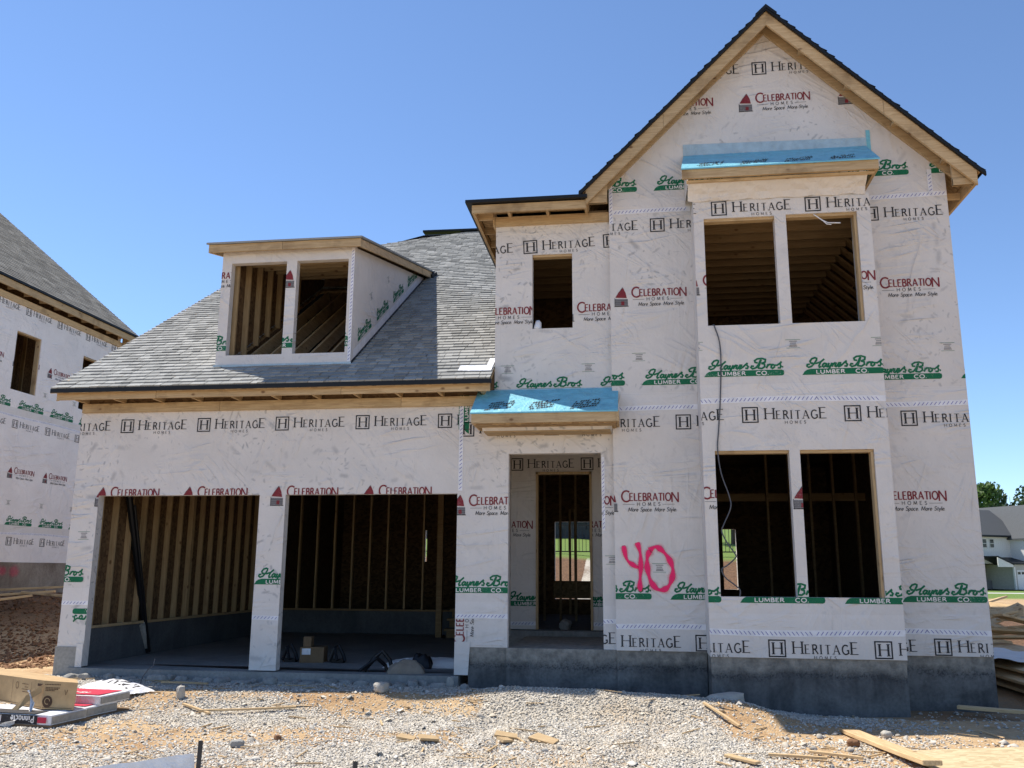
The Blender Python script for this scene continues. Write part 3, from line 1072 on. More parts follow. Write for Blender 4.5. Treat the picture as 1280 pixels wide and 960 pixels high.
b.prism([(.71, 11.23, 5.305), (3.26, 11.23, 5.305), (3.33, 12.085, 5.90), (.80, 12.085, 5.90)], (0, 0, -.02))
underlayment_print(b, 11.23, 5.305, 12.085, 5.90, .9, 3.0, 2)
b.face([(.80, 12.092, 5.88), (3.345, 12.092, 5.86), (3.345, 12.092, 6.03), (.80, 12.092, 6.08)], 'blue_pale')
b.face([(3.345, 12.09, 5.83), (3.40, 12.09, 5.83), (3.40, 12.09, 6.14), (3.345, 12.09, 6.14)], 'blue')
b.build("bay_roof", house)

# ---- porch roof
b = B('wood_x')
b.box(-2.165, -.225, 11.58, 11.62, 1.945, 2.085)
b.box(-.225, -.19, 11.57, 12.09, 1.945, 2.085, 'wood_y')
b.box(-2.165, -2.13, 11.62, 12.195, 1.945, 2.085, 'wood_y')
b.box(-2.06, -.29, 11.86, 12.19, 1.885, 1.93, 'wrap')
b.box(-2.04, -.31, 11.87, 12.19, 1.865, 1.884, 'wood_x')
b.box(-2.13, -.23, 11.62, 12.19, 1.93, 1.944, 'osb')
b.build("porch_eave", house)
b = B('blue')
b.prism([(-2.18, 11.56, 2.09), (-.2, 11.56, 2.09), (-.2, 12.195, 2.52), (-1.95, 12.195, 2.52), (-2.18, 12.195, 2.52)], (0, 0, -.02))
underlayment_print(b, 11.56, 2.09, 12.195, 2.52, -2.0, -.6, 4)
b.face([(-1.95, 12.193, 2.49), (-.285, 12.193, 2.49), (-.285, 12.193, 2.53), (-1.95, 12.193, 2.53)], 'blue_pale')
b.build("porch_roof", house)

# ---- garage roof
b = B('osb')
sl = math.sqrt(1 + PITCH ** 2)
RO = (0, 11.78, RZ(11.78))
poly = [(-8.53, 0), (-1.95, 0), (-1.95, 9.3 * sl), (-5.29, 9.42 * sl), (-6.06, 8.42 * sl), (-8.53, 7.2 * sl)]
HX0, HX1, HS0, HS1 = -6.18, -4.30, .78 * sl, 4.6 * sl
pieces = [clip_half(poly, 1, 0, HX0), clip_half(poly, -1, 0, -HX1),
          clip_half(clip_half(clip_half(poly, -1, 0, -HX0), 1, 0, HX1), 0, 1, HS0),
          clip_half(clip_half(clip_half(poly, -1, 0, -HX0), 1, 0, HX1), 0, -1, -HS1)]
SV = Vector((0, 1, PITCH)) / sl
for pl in pieces:
    pl = clip_half(pl, 0, 1, 7.1 * sl)
    P3 = [Vector(RO) + Vector((u, 0, 0)) + SV * s_ for u, s_ in pl]
    b.prism([p - Vector((0, 0, .03)) for p in P3], (0, 0, -.045))
b.box(-8.53, -1.93, 11.77, 11.80, 2.54, 2.60, 'drip')
roof = b.build("garage_roof_deck", house)
b = B('shingle')
shingle_roof(b, RO, (1, 0, 0), SV, pieces, 'shingle', seed=3, th=.0135, lo=.09, hi=.25)
b.build("roof_shingles", roof)
b = B('drip')
for p, q in (((-5.29, 9.42), (-1.95, 9.3)),):
    b.beam((p[0], 11.78 + p[1], RZ(11.78 + p[1]) + .03), (q[0], 11.78 + q[1], RZ(11.78 + q[1]) + .03), .22, .05)
b.build("ridge_cap", roof)
# back slopes so that the roof is a closed body
b = B('osb')
K = [(-8.53, 18.98), (-6.06, 20.2), (-5.29, 21.2), (-1.95, 21.08)]
for (p, q) in zip(K, K[1:]):
    b.face([(p[0], p[1], RZ(p[1]) - .04), (q[0], q[1], RZ(q[1]) - .04), (q[0], 24.5, 3.0), (p[0], 24.5, 3.0)], 'shingle_d')
b.build("rear_roof_slope", roof)
b = B('drip')
b.box(-9.02, -8.80, 18.9, 19.1, 7.0, 7.12)
b.beam((-8.95, 19.0, 7.04), (-8.3, 19.0, 7.5), .2, .05)
b.build("rear_roof_corner", roof)

b = B('wood_x')
for x0, x1 in ((-8.43, -6.9), (-6.895, -4.1), (-4.095, -1.96)):
    b.box(x0, x1, 11.85, 11.888, 2.445, 2.60, 'wood_x')
fas = b.build("garage_fascia", house)
b = B('wood_x')
for x0, x1 in ((-8.24, -6.05), (-6.045, -3.3), (-3.295, -1.96)):
    b.box(x0, x1, 12.15, 12.196, 2.30, 2.435, 'wood_x')
b.build("frieze_board", house)
x = -8.2
while x < -2.0:
    b = B('wood_y')
    b.box(x, x + .038, 11.89, 12.2, 2.44, 2.54)
    b.build("rafter_tail", house)
    x += .61
b = B('wood_y')
yy = [11.85, 18.98]
b.prism([(-8.47, yy[0], RZ(yy[0]) - .08), (-8.47, yy[1], RZ(yy[1]) - .08), (-8.47, yy[1], RZ(yy[1]) - .26), (-8.47, yy[0], RZ(yy[0]) - .22)], (.04, 0, 0))
b.build("rake_board", house)
b = B('poly')
b.prism([(-2.12, 12.0, RZ(12.0) + .02), (-1.97, 12.0, RZ(12.0) + .02), (-1.97, 12.45, RZ(12.45) + .02), (-2.06, 12.45, RZ(12.45) + .02), (-2.06, 12.2, RZ(12.2) + .02), (-2.45, 12.2, RZ(12.2) + .02), (-2.45, 12.02, RZ(12.02) + .02)], (0, 0, .006))
b.build("roof_flashing", house)

# ---- dormer
YD = 12.44
w = Wall((0, YD, 0), X_, Z_, 'wrap_s')
DW = [(-6.165, -5.265, 3.205, 4.685), (-5.10, -4.275, 3.205, 4.685)]
w.rect(-6.32, -4.18, 3.03, 4.9, DW, .12)
w.mark(CEL, -6.66, 4.44, 1, 0, (-6.32, -6.165))
w.mark(CEL, -5.07, 4.40, 1, 0, (-5.265, -5.10))
w.mark(HAY, -7.02, 3.28, 1, 0, (-6.32, -6.165))
w.mark(HAY, -5.73, 3.30, 1, 0, (-5.265, -5.10))
w.mark(HAY, -4.55, 3.30, 1, 0, (-4.275, -4.18))
w.vtape(-4.205, 3.06, 4.86, .05)
dz = lambda y: 4.83 + .228 * (y - 12.3)
ye = (4.83 - .228 * 12.3 - 2.65 + PITCH * 11.85) / (PITCH - .228)
sw = Wall((-4.18, 0, 0), (0, 1, 0), (1, 0, 0), 'wrap_s')
YS = YD + .1205
sw.poly([(YS, RZ(YS) - .06), (ye, RZ(ye) - .02), (YS, dz(YS))], .1)
ang = math.atan(PITCH)
for k in range(5):
    y0 = 12.75 + k * .95
    sw.mark(HAY, y0, RZ(y0) + .22, .8, ang)
    sw.mark(STP, y0 + .55, RZ(y0) + 1.05, .9, ang)
for (a, b_) in ((YD + .02, ye),):
    sw.ink([(a, RZ(a) + .01), (b_, RZ(b_) + .01), (b_ - .1, RZ(b_ - .1) + .17), (a, RZ(a) + .17)], 'tape', .0015)
for f, mi in zip(sw.b.f, sw.b.mi):
    w.b.face([sw.b.v[i] for i in f], sw.b.mats[mi])
w.b.prism([(-6.32, YS, RZ(YS) - .07), (-6.32, ye, RZ(ye) - .02), (-6.32, YS, dz(YS))], (.1, 0, 0), 'wrap_s')
w.b.face([(-6.216, YS, RZ(YS) - .1), (-6.216, ye, RZ(ye)), (-6.216, YS, dz(YS))], 'osb_shade')
w.b.beam((-4.172, YD - .015, RZ(YD) - .0), (-4.172, ye, RZ(ye) + .01), .03, .04, 'drip')
w.b.box(-6.34, -4.16, YD - .03, YD - .002, 3.0, 3.05, 'blue_pale')
dormer = w.b.build("dormer", house)
b = B('wood_x')
b.box(-6.50, -5.3, 12.30, 12.335, 4.83, 4.955)
b.box(-5.295, -4.05, 12.30, 12.335, 4.83, 4.955)
b.prism([(-4.085, 12.335, 4.83), (-4.085, 12.335, 4.95), (-4.085, ye + .1, dz(ye + .1) + .12), (-4.085, ye + .1, dz(ye + .1))], (.035, 0, 0), 'wood_y')
b.prism([(-6.5, 12.335, 4.83), (-6.5, 12.335, 4.95), (-6.5, ye + .1, dz(ye + .1) + .12), (-6.5, ye + .1, dz(ye + .1))], (.035, 0, 0), 'wood_y')
b.build("dormer_fascia", dormer)
b = B('osb')
b.prism([(-6.53, 12.27, 4.955), (-4.03, 12.27, 4.955), (-4.03, ye + .3, 4.955 + .228 * (ye + .3 - 12.27)), (-6.53, ye + .3, 4.955 + .228 * (ye + .3 - 12.27))], (0, 0, .03), 'shingle')
b.build("dormer_roof", dormer)
b = B('drip')
b.beam((-4.05, ye - .05, RZ(ye) + .0), (-4.0, ye + .16, RZ(ye) + .13), .08, .1)
b.build("flashing_end", dormer)
for k in range(7):
    y = 12.62 + k * .42
    b = B('stud')
    b.box(-6.21, -6.12, y, y + .04, RZ(y) - .05, dz(y) - .03)
    b.build("stud", dormer)
for k in range(6):
    x = -6.02 + k * .33
    b = B('wood_y')
    b.beam((x, 12.6, RZ(12.6) - .16), (x, 16.4, RZ(16.4) - .16), .04, .2)
    b.build("rafter", dormer)
for k in range(6):
    y = 12.7 + k * .5
    b = B('wood_x')
    b.box(-6.2, -4.3, y, y + .04, dz(y) - .14, dz(y) - .02)
    b.build("ceiling_joist", dormer)
b = B('osb_shade')
b.face([(-6.2, 16.6, 2.4), (-4.25, 16.6, 2.4), (-4.25, 16.6, 6), (-6.2, 16.6, 6)])
b.face([(-6.9, 12.36, 2.44), (-2.2, 12.36, 2.44), (-2.2, 19.2, 2.44), (-6.9, 19.2, 2.44)])
b.face([(-6.2, 12.6, 5.0), (-4.25, 12.6, 5.0), (-4.25, 17, 6.0), (-6.2, 17, 6.0)])
b.build("attic_sheathing", dormer)

# ---- roof of the stair block
b = B('wood_x')
b.box(-2.245, -.6, 11.80, 11.84, 5.055, 5.175, 'wood_x')
b.box(-2.245, -2.205, 11.84, 15.7, 5.055, 5.175, 'wood_y')
b.build("hip_fascia", house)
b = B('wood_x')
b.box(-1.96, -.29, 12.15, 12.198, 4.985, 5.12, 'wood_x')
b.box(-1.99, -1.953, 12.15, 15.6, 4.985, 5.12, 'wood_y')
b.build("frieze_board", house)
x = -1.75
while x < -.6:
    b = B('wood_y')
    b.box(x, x + .04, 11.84, 12.2, 5.1, 5.19)
    b.build("rafter_tail", house)
    x += .56
for k in range(6):
    b = B('wood_x')
    y = 12.15 + k * .56
    b.box(-2.205, -1.99, y, y + .04, 5.09, 5.19)
    b.build("rafter_tail", house)
b = B('drip')
hip = [(-2.33, 11.72, 5.19), (-.6, 11.72, 5.19), (-.6, 12.95, 5.62), (-1.1, 12.95, 5.62)]
b.prism([(-2.33, 11.72, 5.185), (-.58, 11.72, 5.185), (-.58, 11.80, 5.185), (-2.25, 11.80, 5.185), (-2.25, 15.8, 5.185), (-2.33, 15.8, 5.185)], (0, 0, .045), 'drip')
b.face(hip, 'shingle_d')
b.face([(-2.33, 11.72, 5.19), (-1.1, 12.95, 5.62), (-1.1, 15.8, 5.62), (-2.33, 15.8, 5.19)], 'shingle_d')
b.face([(-1.1, 12.95, 5.62), (-.3, 12.95, 5.62), (-.3, 15.8, 5.62), (-1.1, 15.8, 5.62)], 'shingle_d')
b.face([(-2.2, 11.84, 5.187), (-.6, 11.84, 5.187), (-.6, 12.2, 5.187), (-2.2, 12.2, 5.187)], 'osb')
b.face([(-2.2, 12.2, 5.187), (-1.95, 12.2, 5.187), (-1.95, 15.6, 5.187), (-2.2, 15.6, 5.187)], 'osb')
b.build("hip_roof", house)

# ---- main gable roof
b = B('osb')
Y0, Y1 = 11.78, 21.0
for sx in (-1, 1):
    foot = 2.66
    b.prism([(GC, Y0, 7.96), (GC + sx * foot, Y0, 7.96 - foot), (GC + sx * foot, Y1, 7.96 - foot), (GC, Y1, 7.96)], (0, 0, -.03))
gr = b.build("gable_roof_deck", house)
b = B('shingle_d')
for sx in (-1, 1):
    S_ = Vector((-sx, 0, 1)).normalized()
    foot = 2.70
    O_ = (GC + sx * foot, 11.73, 7.965 - foot)
    L_ = foot * math.sqrt(2)
    shingle_roof(b, O_, (0, 1, 0), S_, [[(0, 0), (9.0, 0), (9.0, L_), (0, L_)]], 'shingle_d', .143, .022, seed=5 + sx, lo=.8, hi=1.4)
    b.prism([(GC, 11.735, 7.99), (GC + sx * 2.72, 11.735, 7.99 - 2.72), (GC + sx * 2.72, 11.735, 7.93 - 2.72), (GC, 11.735, 7.93)], (0, .04, 0), 'drip')
b.prism([(GC, 11.72, 8.015), (GC + .15, 11.72, 7.87), (GC + .13, 11.72, 7.84), (GC, 11.72, 7.96), (GC - .13, 11.72, 7.84), (GC - .15, 11.72, 7.87)], (0, 9.2, 0), 'drip')
b.build("gable_shingles", gr)
b = B('wood_x')
for sx in (-1, 1):
    for a, c in ((0, 1.5), (1.505, 2.62)):
        b.prism([(GC + sx * a, 11.78, 7.925 - a), (GC + sx * c, 11.78, 7.925 - c), (GC + sx * c, 11.78, 7.925 - c - .205), (GC + sx * a, 11.78, 7.925 - a - .205)], (0, .04, 0), 'wood_x')
b.build("barge_board", house)
b = B('wood_x')
for sx in (-1, 1):
    b.prism([(GC, 12.05, 7.90), (GC + sx * 2.5, 12.05, 7.90 - 2.5), (GC + sx * 2.5, 12.05, 7.9 - 2.5 - .15), (GC, 12.05, 7.9 - .15)], (0, .045, 0), 'wood_x')
b.build("fly_rafter", house)
for sx in (-1, 1):
    for a in (.5, 1.1, 1.7, 2.3):
        b = B('wood_y')
        b.beam((GC + sx * a, 11.82, 7.86 - a), (GC + sx * a, 12.05, 7.86 - a), .09, .04)
        b.build("lookout", house)
for sx in (-1, 1):
    b = B('wood_y')
    xo = GC + sx * 2.63
    b.box(min(xo, xo - sx * .04), max(xo, xo - sx * .04), 11.82, 17.0, 5.13, 5.29)
    b.build("eave_fascia", house)
for sx in (1, -1):
    for k in range(5):
        b = B('wood_x')
        y = 11.84 + k * .5
        xi, xo = GC + sx * 2.33, GC + sx * 2.59
        b.box(min(xi, xo), max(xi, xo), y, y + .04, 5.14, 5.23)
        b.build("rafter_tail", house)
b = B('wood_x')
b.prism([(4.35, 11.86, 5.14), (4.62, 11.86, 5.14), (4.62, 11.86, 5.26), (4.35, 11.86, 5.5)], (0, .04, 0))
b.build("eave_return", house)
b = B('wood_x')
b.prism([(-.3, 11.86, 5.14), (-.57, 11.86, 5.14), (-.57, 11.86, 5.26), (-.3, 11.86, 5.5)], (0, .04, 0))
b.build("eave_return", house)

# ---- outer side, rear and inner walls
w = Wall((-8.27, 0, 0), (0, -1, 0), (-1, 0, 0))
w.rect(-24.25, -12.345, -1.0, 2.4)
w.poly([(-18.95, 2.4), (-12.345, 2.4), (-12.345, 2.55), (-18.95, RZ(18.95) - .2)])
w.poly([(-24.25, 2.4), (-18.95, 2.4), (-18.95, RZ(18.95) - .2), (-24.25, 3.05)])
w.b.build("side_wall", house)
w = Wall((4.345, 0, 0), (0, 1, 0), (1, 0, 0))
w.rect(12.245, 20.45, -1.0, 5.35)
w.b.build("side_wall", house)
w = Wall((0, 20.6, 0), (-1, 0, 0), (0, 1, 0))
w.rect(-4.345, 2.4, -1.0, 5.4, [(1.02, 1.84, -.60, 1.12), (-2.2, -1.9, -.36, .95)])
w.poly([(-4.345, 5.4), (.3, 5.4), (-2.02, 7.72)])
w.b.build("rear_wall", house)
w = Wall((0, 24.4, 0), (-1, 0, 0), (0, 1, 0))
w.rect(2.4, 8.27, -1.0, 3.0, [(5.72, 5.78, .25, 1.1), (5.38, 5.43, .3, 1.0)])
w.b.build("rear_wall", house)
w = Wall((-2.4, 0, 0), (0, 1, 0), (1, 0, 0))
w.rect(20.61, 24.25, -1.0, 3.0)
w.b.build("side_wall", house)
b = B('osb_shade')
b.box(-2.40, -2.36, 12.4, 20.4, -1.0, 2.3)
b.box(-8.13, -2.3, 12.33, 12.34, 1.9, 2.27)
b.box(-8.26, -1.96, 12.202, 12.22, 2.42, RZ(12.2) - .09)
b.box(-8.13, -2.1, 12.35, 24.2, 2.27, 2.30)
b.box(-2.3, 4.2, 12.3, 20.5, 2.32, 2.40)
b.box(-1.94, -1.88, 12.4, 20.5, 2.5, 5.1)
b.face([(-.3, 12.4, 5.75), (2.02, 12.4, 7.85), (2.02, 20.5, 7.85), (-.3, 20.5, 5.75)])
b.face([(4.3, 12.4, 5.5), (2.02, 12.4, 7.85), (2.02, 20.5, 7.85), (4.3, 20.5, 5.5)])
b.box(-1.9, -.25, 12.4, 16, 5.15, 5.18)
b.box(-1.9, -.2, 15.9, 15.94, 2.5, 5.15)
b.box(-.2, 4.2, 17.2, 17.24, 2.5, 7)
b.box(-.25, -.2, 14.55, 15.8, -.95, 2.3)
b.build("inner_sheathing", house)
def studs(xs, ys, z0, z1, along, face_dir, mat='stud', prob=1.0):
    for a in xs if along == 'x' else ys:
        a += random.uniform(-.01, .01)
        b_ = B(mat)
        if along == 'x':
            y = ys
            b_.box(a, a + .04, y, y + .09, z0, z1)
        else:
            x_ = xs
            b_.box(x_, x_ + .09, a, a + .04, z0, z1)
        b_.build("stud", house)
studs(-8.13, [12.62 + .405 * k for k in range(17)] + [15.5], -.86, 2.27, 'y', 1)
studs([-7.9 + .405 * k for k in range(14)], 19.34, -.86, 2.27, 'x', 1)
studs(-2.49, [13.2 + .6 * k for k in range(9)], -1.0, 2.27, 'y', 1)
studs([-2.1 + .3 * k for k in range(5)], 17.6, -.95, 2.3, 'x', 1, 'lumber_shade')
studs([.2, .55, .95, 1.35, 2.35, 2.75, 3.1, 3.5, 3.9], 16.6, -.95, 2.3, 'x', 1, 'lumber_shade')
studs(4.1, [12.6 + .45 * k for k in range(8)], -.95, 2.3, 'y', 1)
each("wall_plate", house, [(0, 4.1, 16.72, 16.76, 1.28, 1.42, 'lumber_shade'), (0, 1.4, 16.72, 16.76, -.2, -.1, 'lumber_shade'), (2.2, 4.1, 16.55, 16.598, -.95, -.86),
                           (-7.9, -2.5, 19.3, 19.338, -.86, -.82, 'lumber_shade'), (-8.03, -8.0, 12.4, 19.4, -.86, -.82, 'wood_y')], 'wood_x')
for k in range(13):
    y = 12.55 + k * .36
    b = B('lumber_shade')
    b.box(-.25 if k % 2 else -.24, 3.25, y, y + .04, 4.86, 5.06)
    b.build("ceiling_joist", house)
    b = B('lumber_shade')
    b.beam((3.25 - .0 * k, y + .06, 4.98), (4.2, y + .06, 4.1), .04, .16, up=(0, 1, 0))
    b.build("rafter", house)
for k in range(8):
    y = 12.55 + k * .4
    b = B('lumber_shade')
    b.box(-1.87, -.3, y, y + .04, 4.86, 5.06)
    b.build("ceiling_joist", house)
for k in range(9):
    y = 12.5 + k * .8
    b = B('lumber_shade')
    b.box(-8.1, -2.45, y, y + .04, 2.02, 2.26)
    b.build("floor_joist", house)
for k in range(7):
    y = 12.5 + k * .5
    b = B('lumber_shade')
    b.box(-.2, 4.15, y, y + .04, 2.08, 2.31)
    b.build("floor_joist", house)
b = B('lumber_shade')
b.box(-4.12, -4.0, 18.4, 18.52, -1.33, 2.0)
b.build("support_post", house)
b = B('lumber_shade')
for k in range(3):
    b.box(-3.9, -2.5, 18.2 + .28 * k, 18.5 + .28 * k, -1.34 + .19 * (k + 1) - .04, -1.34 + .19 * (k + 1))
    b.box(-3.9, -2.5, 18.48 + .28 * k, 18.5 + .28 * k, -1.34 + .19 * k, -1.34 + .19 * (k + 1) - .04)
b.build("garage_steps", house)
b = B('osb')
b.box(-1.86, -1.0, 20.3, 20.34, -.58, -.2)
b.build("guard_board", house)
b = B('stud')
for x in (-1.52, -1.40):
    b = B('stud')
    b.box(x, x + .05, 20.42, 20.5, -.95, 1.4)
    b.build("door_mullion", house)

# ---- foundation and slabs
each("foundation", house, [(-8.25, -2.42, 19.63, 24.3, -2.0, -1.0), (-.28, .87, 12.13, 20.6, -2.0, -1.0), (3.17, 4.35, 12.13, 20.6, -2.0, -1.0), (.88, 3.165, 11.575, 20.5, -2.0, -1.005),
                           (-2.27, -1.75, 12.21, 12.6, -2.0, -1.0), (-8.29, -7.95, 12.19, 12.4, -1.75, -1.09, 'conc2')], 'conc')
b = B('slab')
b.box(-1.75, -.28, 12.16, 14.5, -2.0, -1.0, 'conc')
b.box(-2.27, -.28, 14.45, 14.75, -1.2, -.915)
b.box(-2.3, 4.2, 14.75, 20.5, -1.2, -.93, 'osb_shade')
b.box(.9, 4.2, 12.3, 14.75, -1.2, -.93, 'osb_shade')
b.build("porch_slab", house)
b = B('slab')
b.box(-8.05, -2.4, 12.15, 19.5, -1.9, -1.375)
b.face([(-8.0, 12.75, -1.37), (-2.5, 12.75, -1.37), (-2.5, 19.3, -1.335), (-8.0, 19.3, -1.335)])
b.build("garage_slab", house)
each("stem_wall", house, [(-8.26, -8.04, 12.35, 19.6, -1.9, -.863), (-8.04, -2.4, 19.4, 19.62, -1.9, -.863)], 'conc_d')
# plastic seam patch on the left pillar foot
b = B('wrap')
b.box(-7.96, -7.86, 12.185, 12.195, -1.37, -1.05)
b.build("wrap_tail", house)
# ================================================================== THE NEIGHBOURING HOUSE
M['conc_n'] = concrete_mat("stained_concrete", (.17, .13, .098), (.36, .31, .25))
nb = thing("neighbouring_house", "neighbouring wrapped house shell at the left edge on a bare concrete base", "house", (-19, 19, -.7))
XN = -15.5
w = Wall((XN, 0, 0), (0, 1, 0), (1, 0, 0), 'wrap_lit')
w.rect(12, 24.4, .14, 6.75, [(19.87, 20.82, 4.42, 5.94), (22.65, 23.6, 4.42, 5.95), (14.5, 15.5, 4.4, 5.9)])
P0 = 20.20 - .06
for k in range(-6, 4):
    w.mark(HER, 20.2 + 1.28 * k - .1, 6.42)
    w.mark(HER, 20.09 + 1.28 * k, 3.47)
    w.mark(HER, 20.38 + 1.28 * k, .56)
    w.mark(CEL, 20.38 + 1.36 * k, 2.36)
    w.mark(CEL, 21.45 + 1.36 * k, 5.15)
    w.mark(HAY, 20.2 + 1.27 * k, 3.98)
    w.mark(HAY, 20.25 + 1.27 * k, 1.06)
    w.mark(STP, 20.2 + 1.27 * k, 1.55)
    w.mark(STP, 21.1 + 1.27 * k, 4.45)
w.tape(12, 24.4, 3.78, .06, .2); w.tape(12, 24.4, .86, .06, .2)
w.b.build("wrapped_wall", nb)
w = Wall((0, 24.4, 0), (-1, 0, 0), (0, 1, 0), 'wrap_s')
w.rect(15.64, 27.5, .14, 6.75)
w.poly([(15.64, 6.75), (27.5, 6.75), (27.5, 7.15), (21.5, 12.1), (15.52, 7.18), (15.52, 6.75)])
w.b.build("gable_end_wall", nb)
w = Wall((0, 12.0, 0), (1, 0, 0), (0, -1, 0), 'wrap_s')
w.rect(-27.5, -15.64, .14, 6.75)
w.poly([(-27.5, 6.75), (-15.52, 6.75), (-15.52, 7.18), (-21.5, 12.1), (-27.5, 7.15)])
w.b.build("gable_end_wall", nb)
b = B('osb_shade')
b.box(-17.6, -17.5, 12.2, 24.2, .2, 6.6)
b.box(-27.5, -15.7, 12.2, 24.2, 3.2, 3.3)
for k in range(12):
    b.box(-17.4, -17.3, 12.6 + k, 12.64 + k, 3.3, 6.7, 'stud')
b.build("inner_partition", nb)
for y0, y1 in ((19.87, 20.82), (22.65, 23.6)):
    b = B('wood_z')
    b.box(XN - .14, XN - .02, y1 - .04, y1 - .003, 4.42, 5.94, 'wood_z')
    b.box(XN - .14, XN - .02, y0, y1 - .04, 5.905, 5.935, 'wood_y')
    b.build("window_lining", nb)
b = B('conc_n')
b.box(-27.5, XN + .02, 12.0, 24.4, -2.0, .15)
fb = b.build("concrete_base", nb)
PN = .82
nz = lambda x: 7.12 + PN * (-15.25 - x)
b = B('wood_y')
b.box(-15.29, -15.25, 11.7, 24.75, 6.85, 7.05)
for k in range(22):
    y = 12 + .61 * k
    b.box(-15.5, -15.29, y, y + .04, 6.86, 6.99, 'wood_x')
b.box(-15.5, -15.46, 12, 24.4, 6.62, 6.78, 'wood_y')
b.box(-15.5, -15.295, 11.7, 24.75, 7.0, 7.02, 'osb')
b.box(-15.5, -15.3, 24.45, 24.75, 6.6, 6.99, 'osb')
b.build("eave_fascia", nb)
b = B('osb')
b.prism([(-15.25, 11.6, 7.08), (-15.25, 24.8, 7.08), (-21.5, 24.8, nz(-21.5) - .04), (-21.5, 11.6, nz(-21.5) - .04)], (0, 0, -.05))
b.prism([(-21.5, 11.6, nz(-21.5) - .04), (-21.5, 24.8, nz(-21.5) - .04), (-27.9, 24.8, 7.08), (-27.9, 11.6, 7.08)], (0, 0, -.05))
rd = b.build("roof_deck", nb)
b = B('shingle_n')
Sn = Vector((-1, 0, PN)).normalized()
Ln = 6.27 * math.sqrt(1 + PN ** 2)
shingle_roof(b, (-15.21, 11.6, 7.09), (0, 1, 0), Sn, [[(0, 0), (13.25, 0), (13.25, Ln), (0, Ln)]], 'shingle_n', seed=9)
b.box(-15.245, -15.2, 11.6, 24.85, 7.04, 7.09, 'drip')
b.build("roof_shingles", rd)
def blob(name, cy, cz, rad, parent):
    vs_, fs, dn = [(XN + .026, cy, cz)], [], [.3]
    for ring, (q, d) in enumerate(((.4, .26), (.7, .15), (1.0, 0))):
        for i in range(16):
            a = 2 * math.pi * i / 16
            vs_.append((XN + .026, cy + rad * q * math.cos(a) * 1.3, cz + rad * q * math.sin(a)))
            dn.append(d)
    for i in range(16):
        fs.append((0, 1 + i, 1 + (i + 1) % 16))
        for rg in (0, 1):
            p = 1 + 16 * rg
            fs.append((p + i, p + 16 + i, p + 16 + (i + 1) % 16, p + (i + 1) % 16))
    me = bpy.data.meshes.new(name)
    me.from_pydata(vs_, [], fs)
    me.attributes.new("paint_cover", 'FLOAT', 'POINT').data.foreach_set("value", dn)
    me.materials.append(M['spray'])
    o = bpy.data.objects.new(name, me)
    COL.objects.link(o)
    o.parent = parent
blob("paint_smudge", 20.78, -.07, .22, fb)
blob("paint_smudge", 20.35, -.06, .17, fb)

# ================================================================== GROUND
def sstep(a, b_, x):
    t = np.clip((x - a) / (b_ - a), 0, 1)
    return t * t * (3 - 2 * t)
def fbm(x, y, seed=0, octs=4, f0=1.0):
    r_ = np.random.default_rng(seed)
    out = np.zeros_like(x, dtype=float)
    amp, f = 1.0, f0
    for _ in range(octs):
        for _k in range(4):
            a, p = r_.uniform(0, 6.28, 2)
            k = f * r_.uniform(.7, 1.4)
            out += amp * np.sin(k * (x * np.cos(a) + y * np.sin(a)) + p + 1.3 * np.sin(.6 * k * (y * np.cos(a) - x * np.sin(a)) + a))
        amp *= .55
        f *= 2.03
    return out / 4
def height(x, y):
    h = np.full_like(x, -1.6, dtype=float)
    near = np.exp(-((y - 10) / 9) ** 2)
    h += .026 * fbm(x, y, 1, 5, 1.6) * near
    for xr in (-1.7, .1):       # ruts of a vehicle
        d_ = (x - xr - .18 * (y - 9))
        h += (-.035 * np.exp(-(d_ / .16) ** 2) + .022 * np.exp(-((np.abs(d_) - .3) / .13) ** 2)) * sstep(10.6, 9.6, y)
    # raised apron in front of the garage
    h += .10 * sstep(-1.2, -2.9, x) * sstep(9.9, 10.9, y) * sstep(-13, -9, x)
    # ridge of gravel pushed up along the edge of the house shadow
    ex = sstep(-9.2, -7.5, x) * sstep(2.0, .9, x)
    h += (.03 + .17 * sstep(-2.6, -1.4, x)) * ex * np.exp(-((y - 10.72) / .5) ** 2)
    # crest of gravel before the entry
    h += .05 * np.exp(-((x + 1.0) / 1.5) ** 2 - ((y - 10.8) / .5) ** 2)
    h += .06 * np.exp(-((x + .6) / 1.6) ** 2 - ((y - 11.6) / .5) ** 2)
    # low spoil line along the front
    h += .06 * np.exp(-((x + 3.8) / 2.4) ** 2 - ((y - 10.7) / .35) ** 2)
    h -= .07 * sstep(1.0, 2.5, x) * sstep(10.9, 11.4, y) * sstep(14, 12, y)
    # bank of red clay below the neighbouring house
    c = .06 * fbm(x, y, 5, 5, 3.2) + .05 * fbm(x, y, 8, 3, 8.0)
    m_ = sstep(-10.0, -14.2, x) * sstep(15.0, 19.0, y + .35 * (x + 12))
    h += m_ * (.93 + c * 1.2)
    # lawn rising behind the house
    h += np.clip((y - 23) / 9 * 2.05, 0, 2.05) * sstep(13, 6, x) * sstep(-60, -12, x)
    h += np.clip((y - 32) / 9 * .95, 0, 2.5) * sstep(13, 6, x) * sstep(-60, -12, x)
    return h
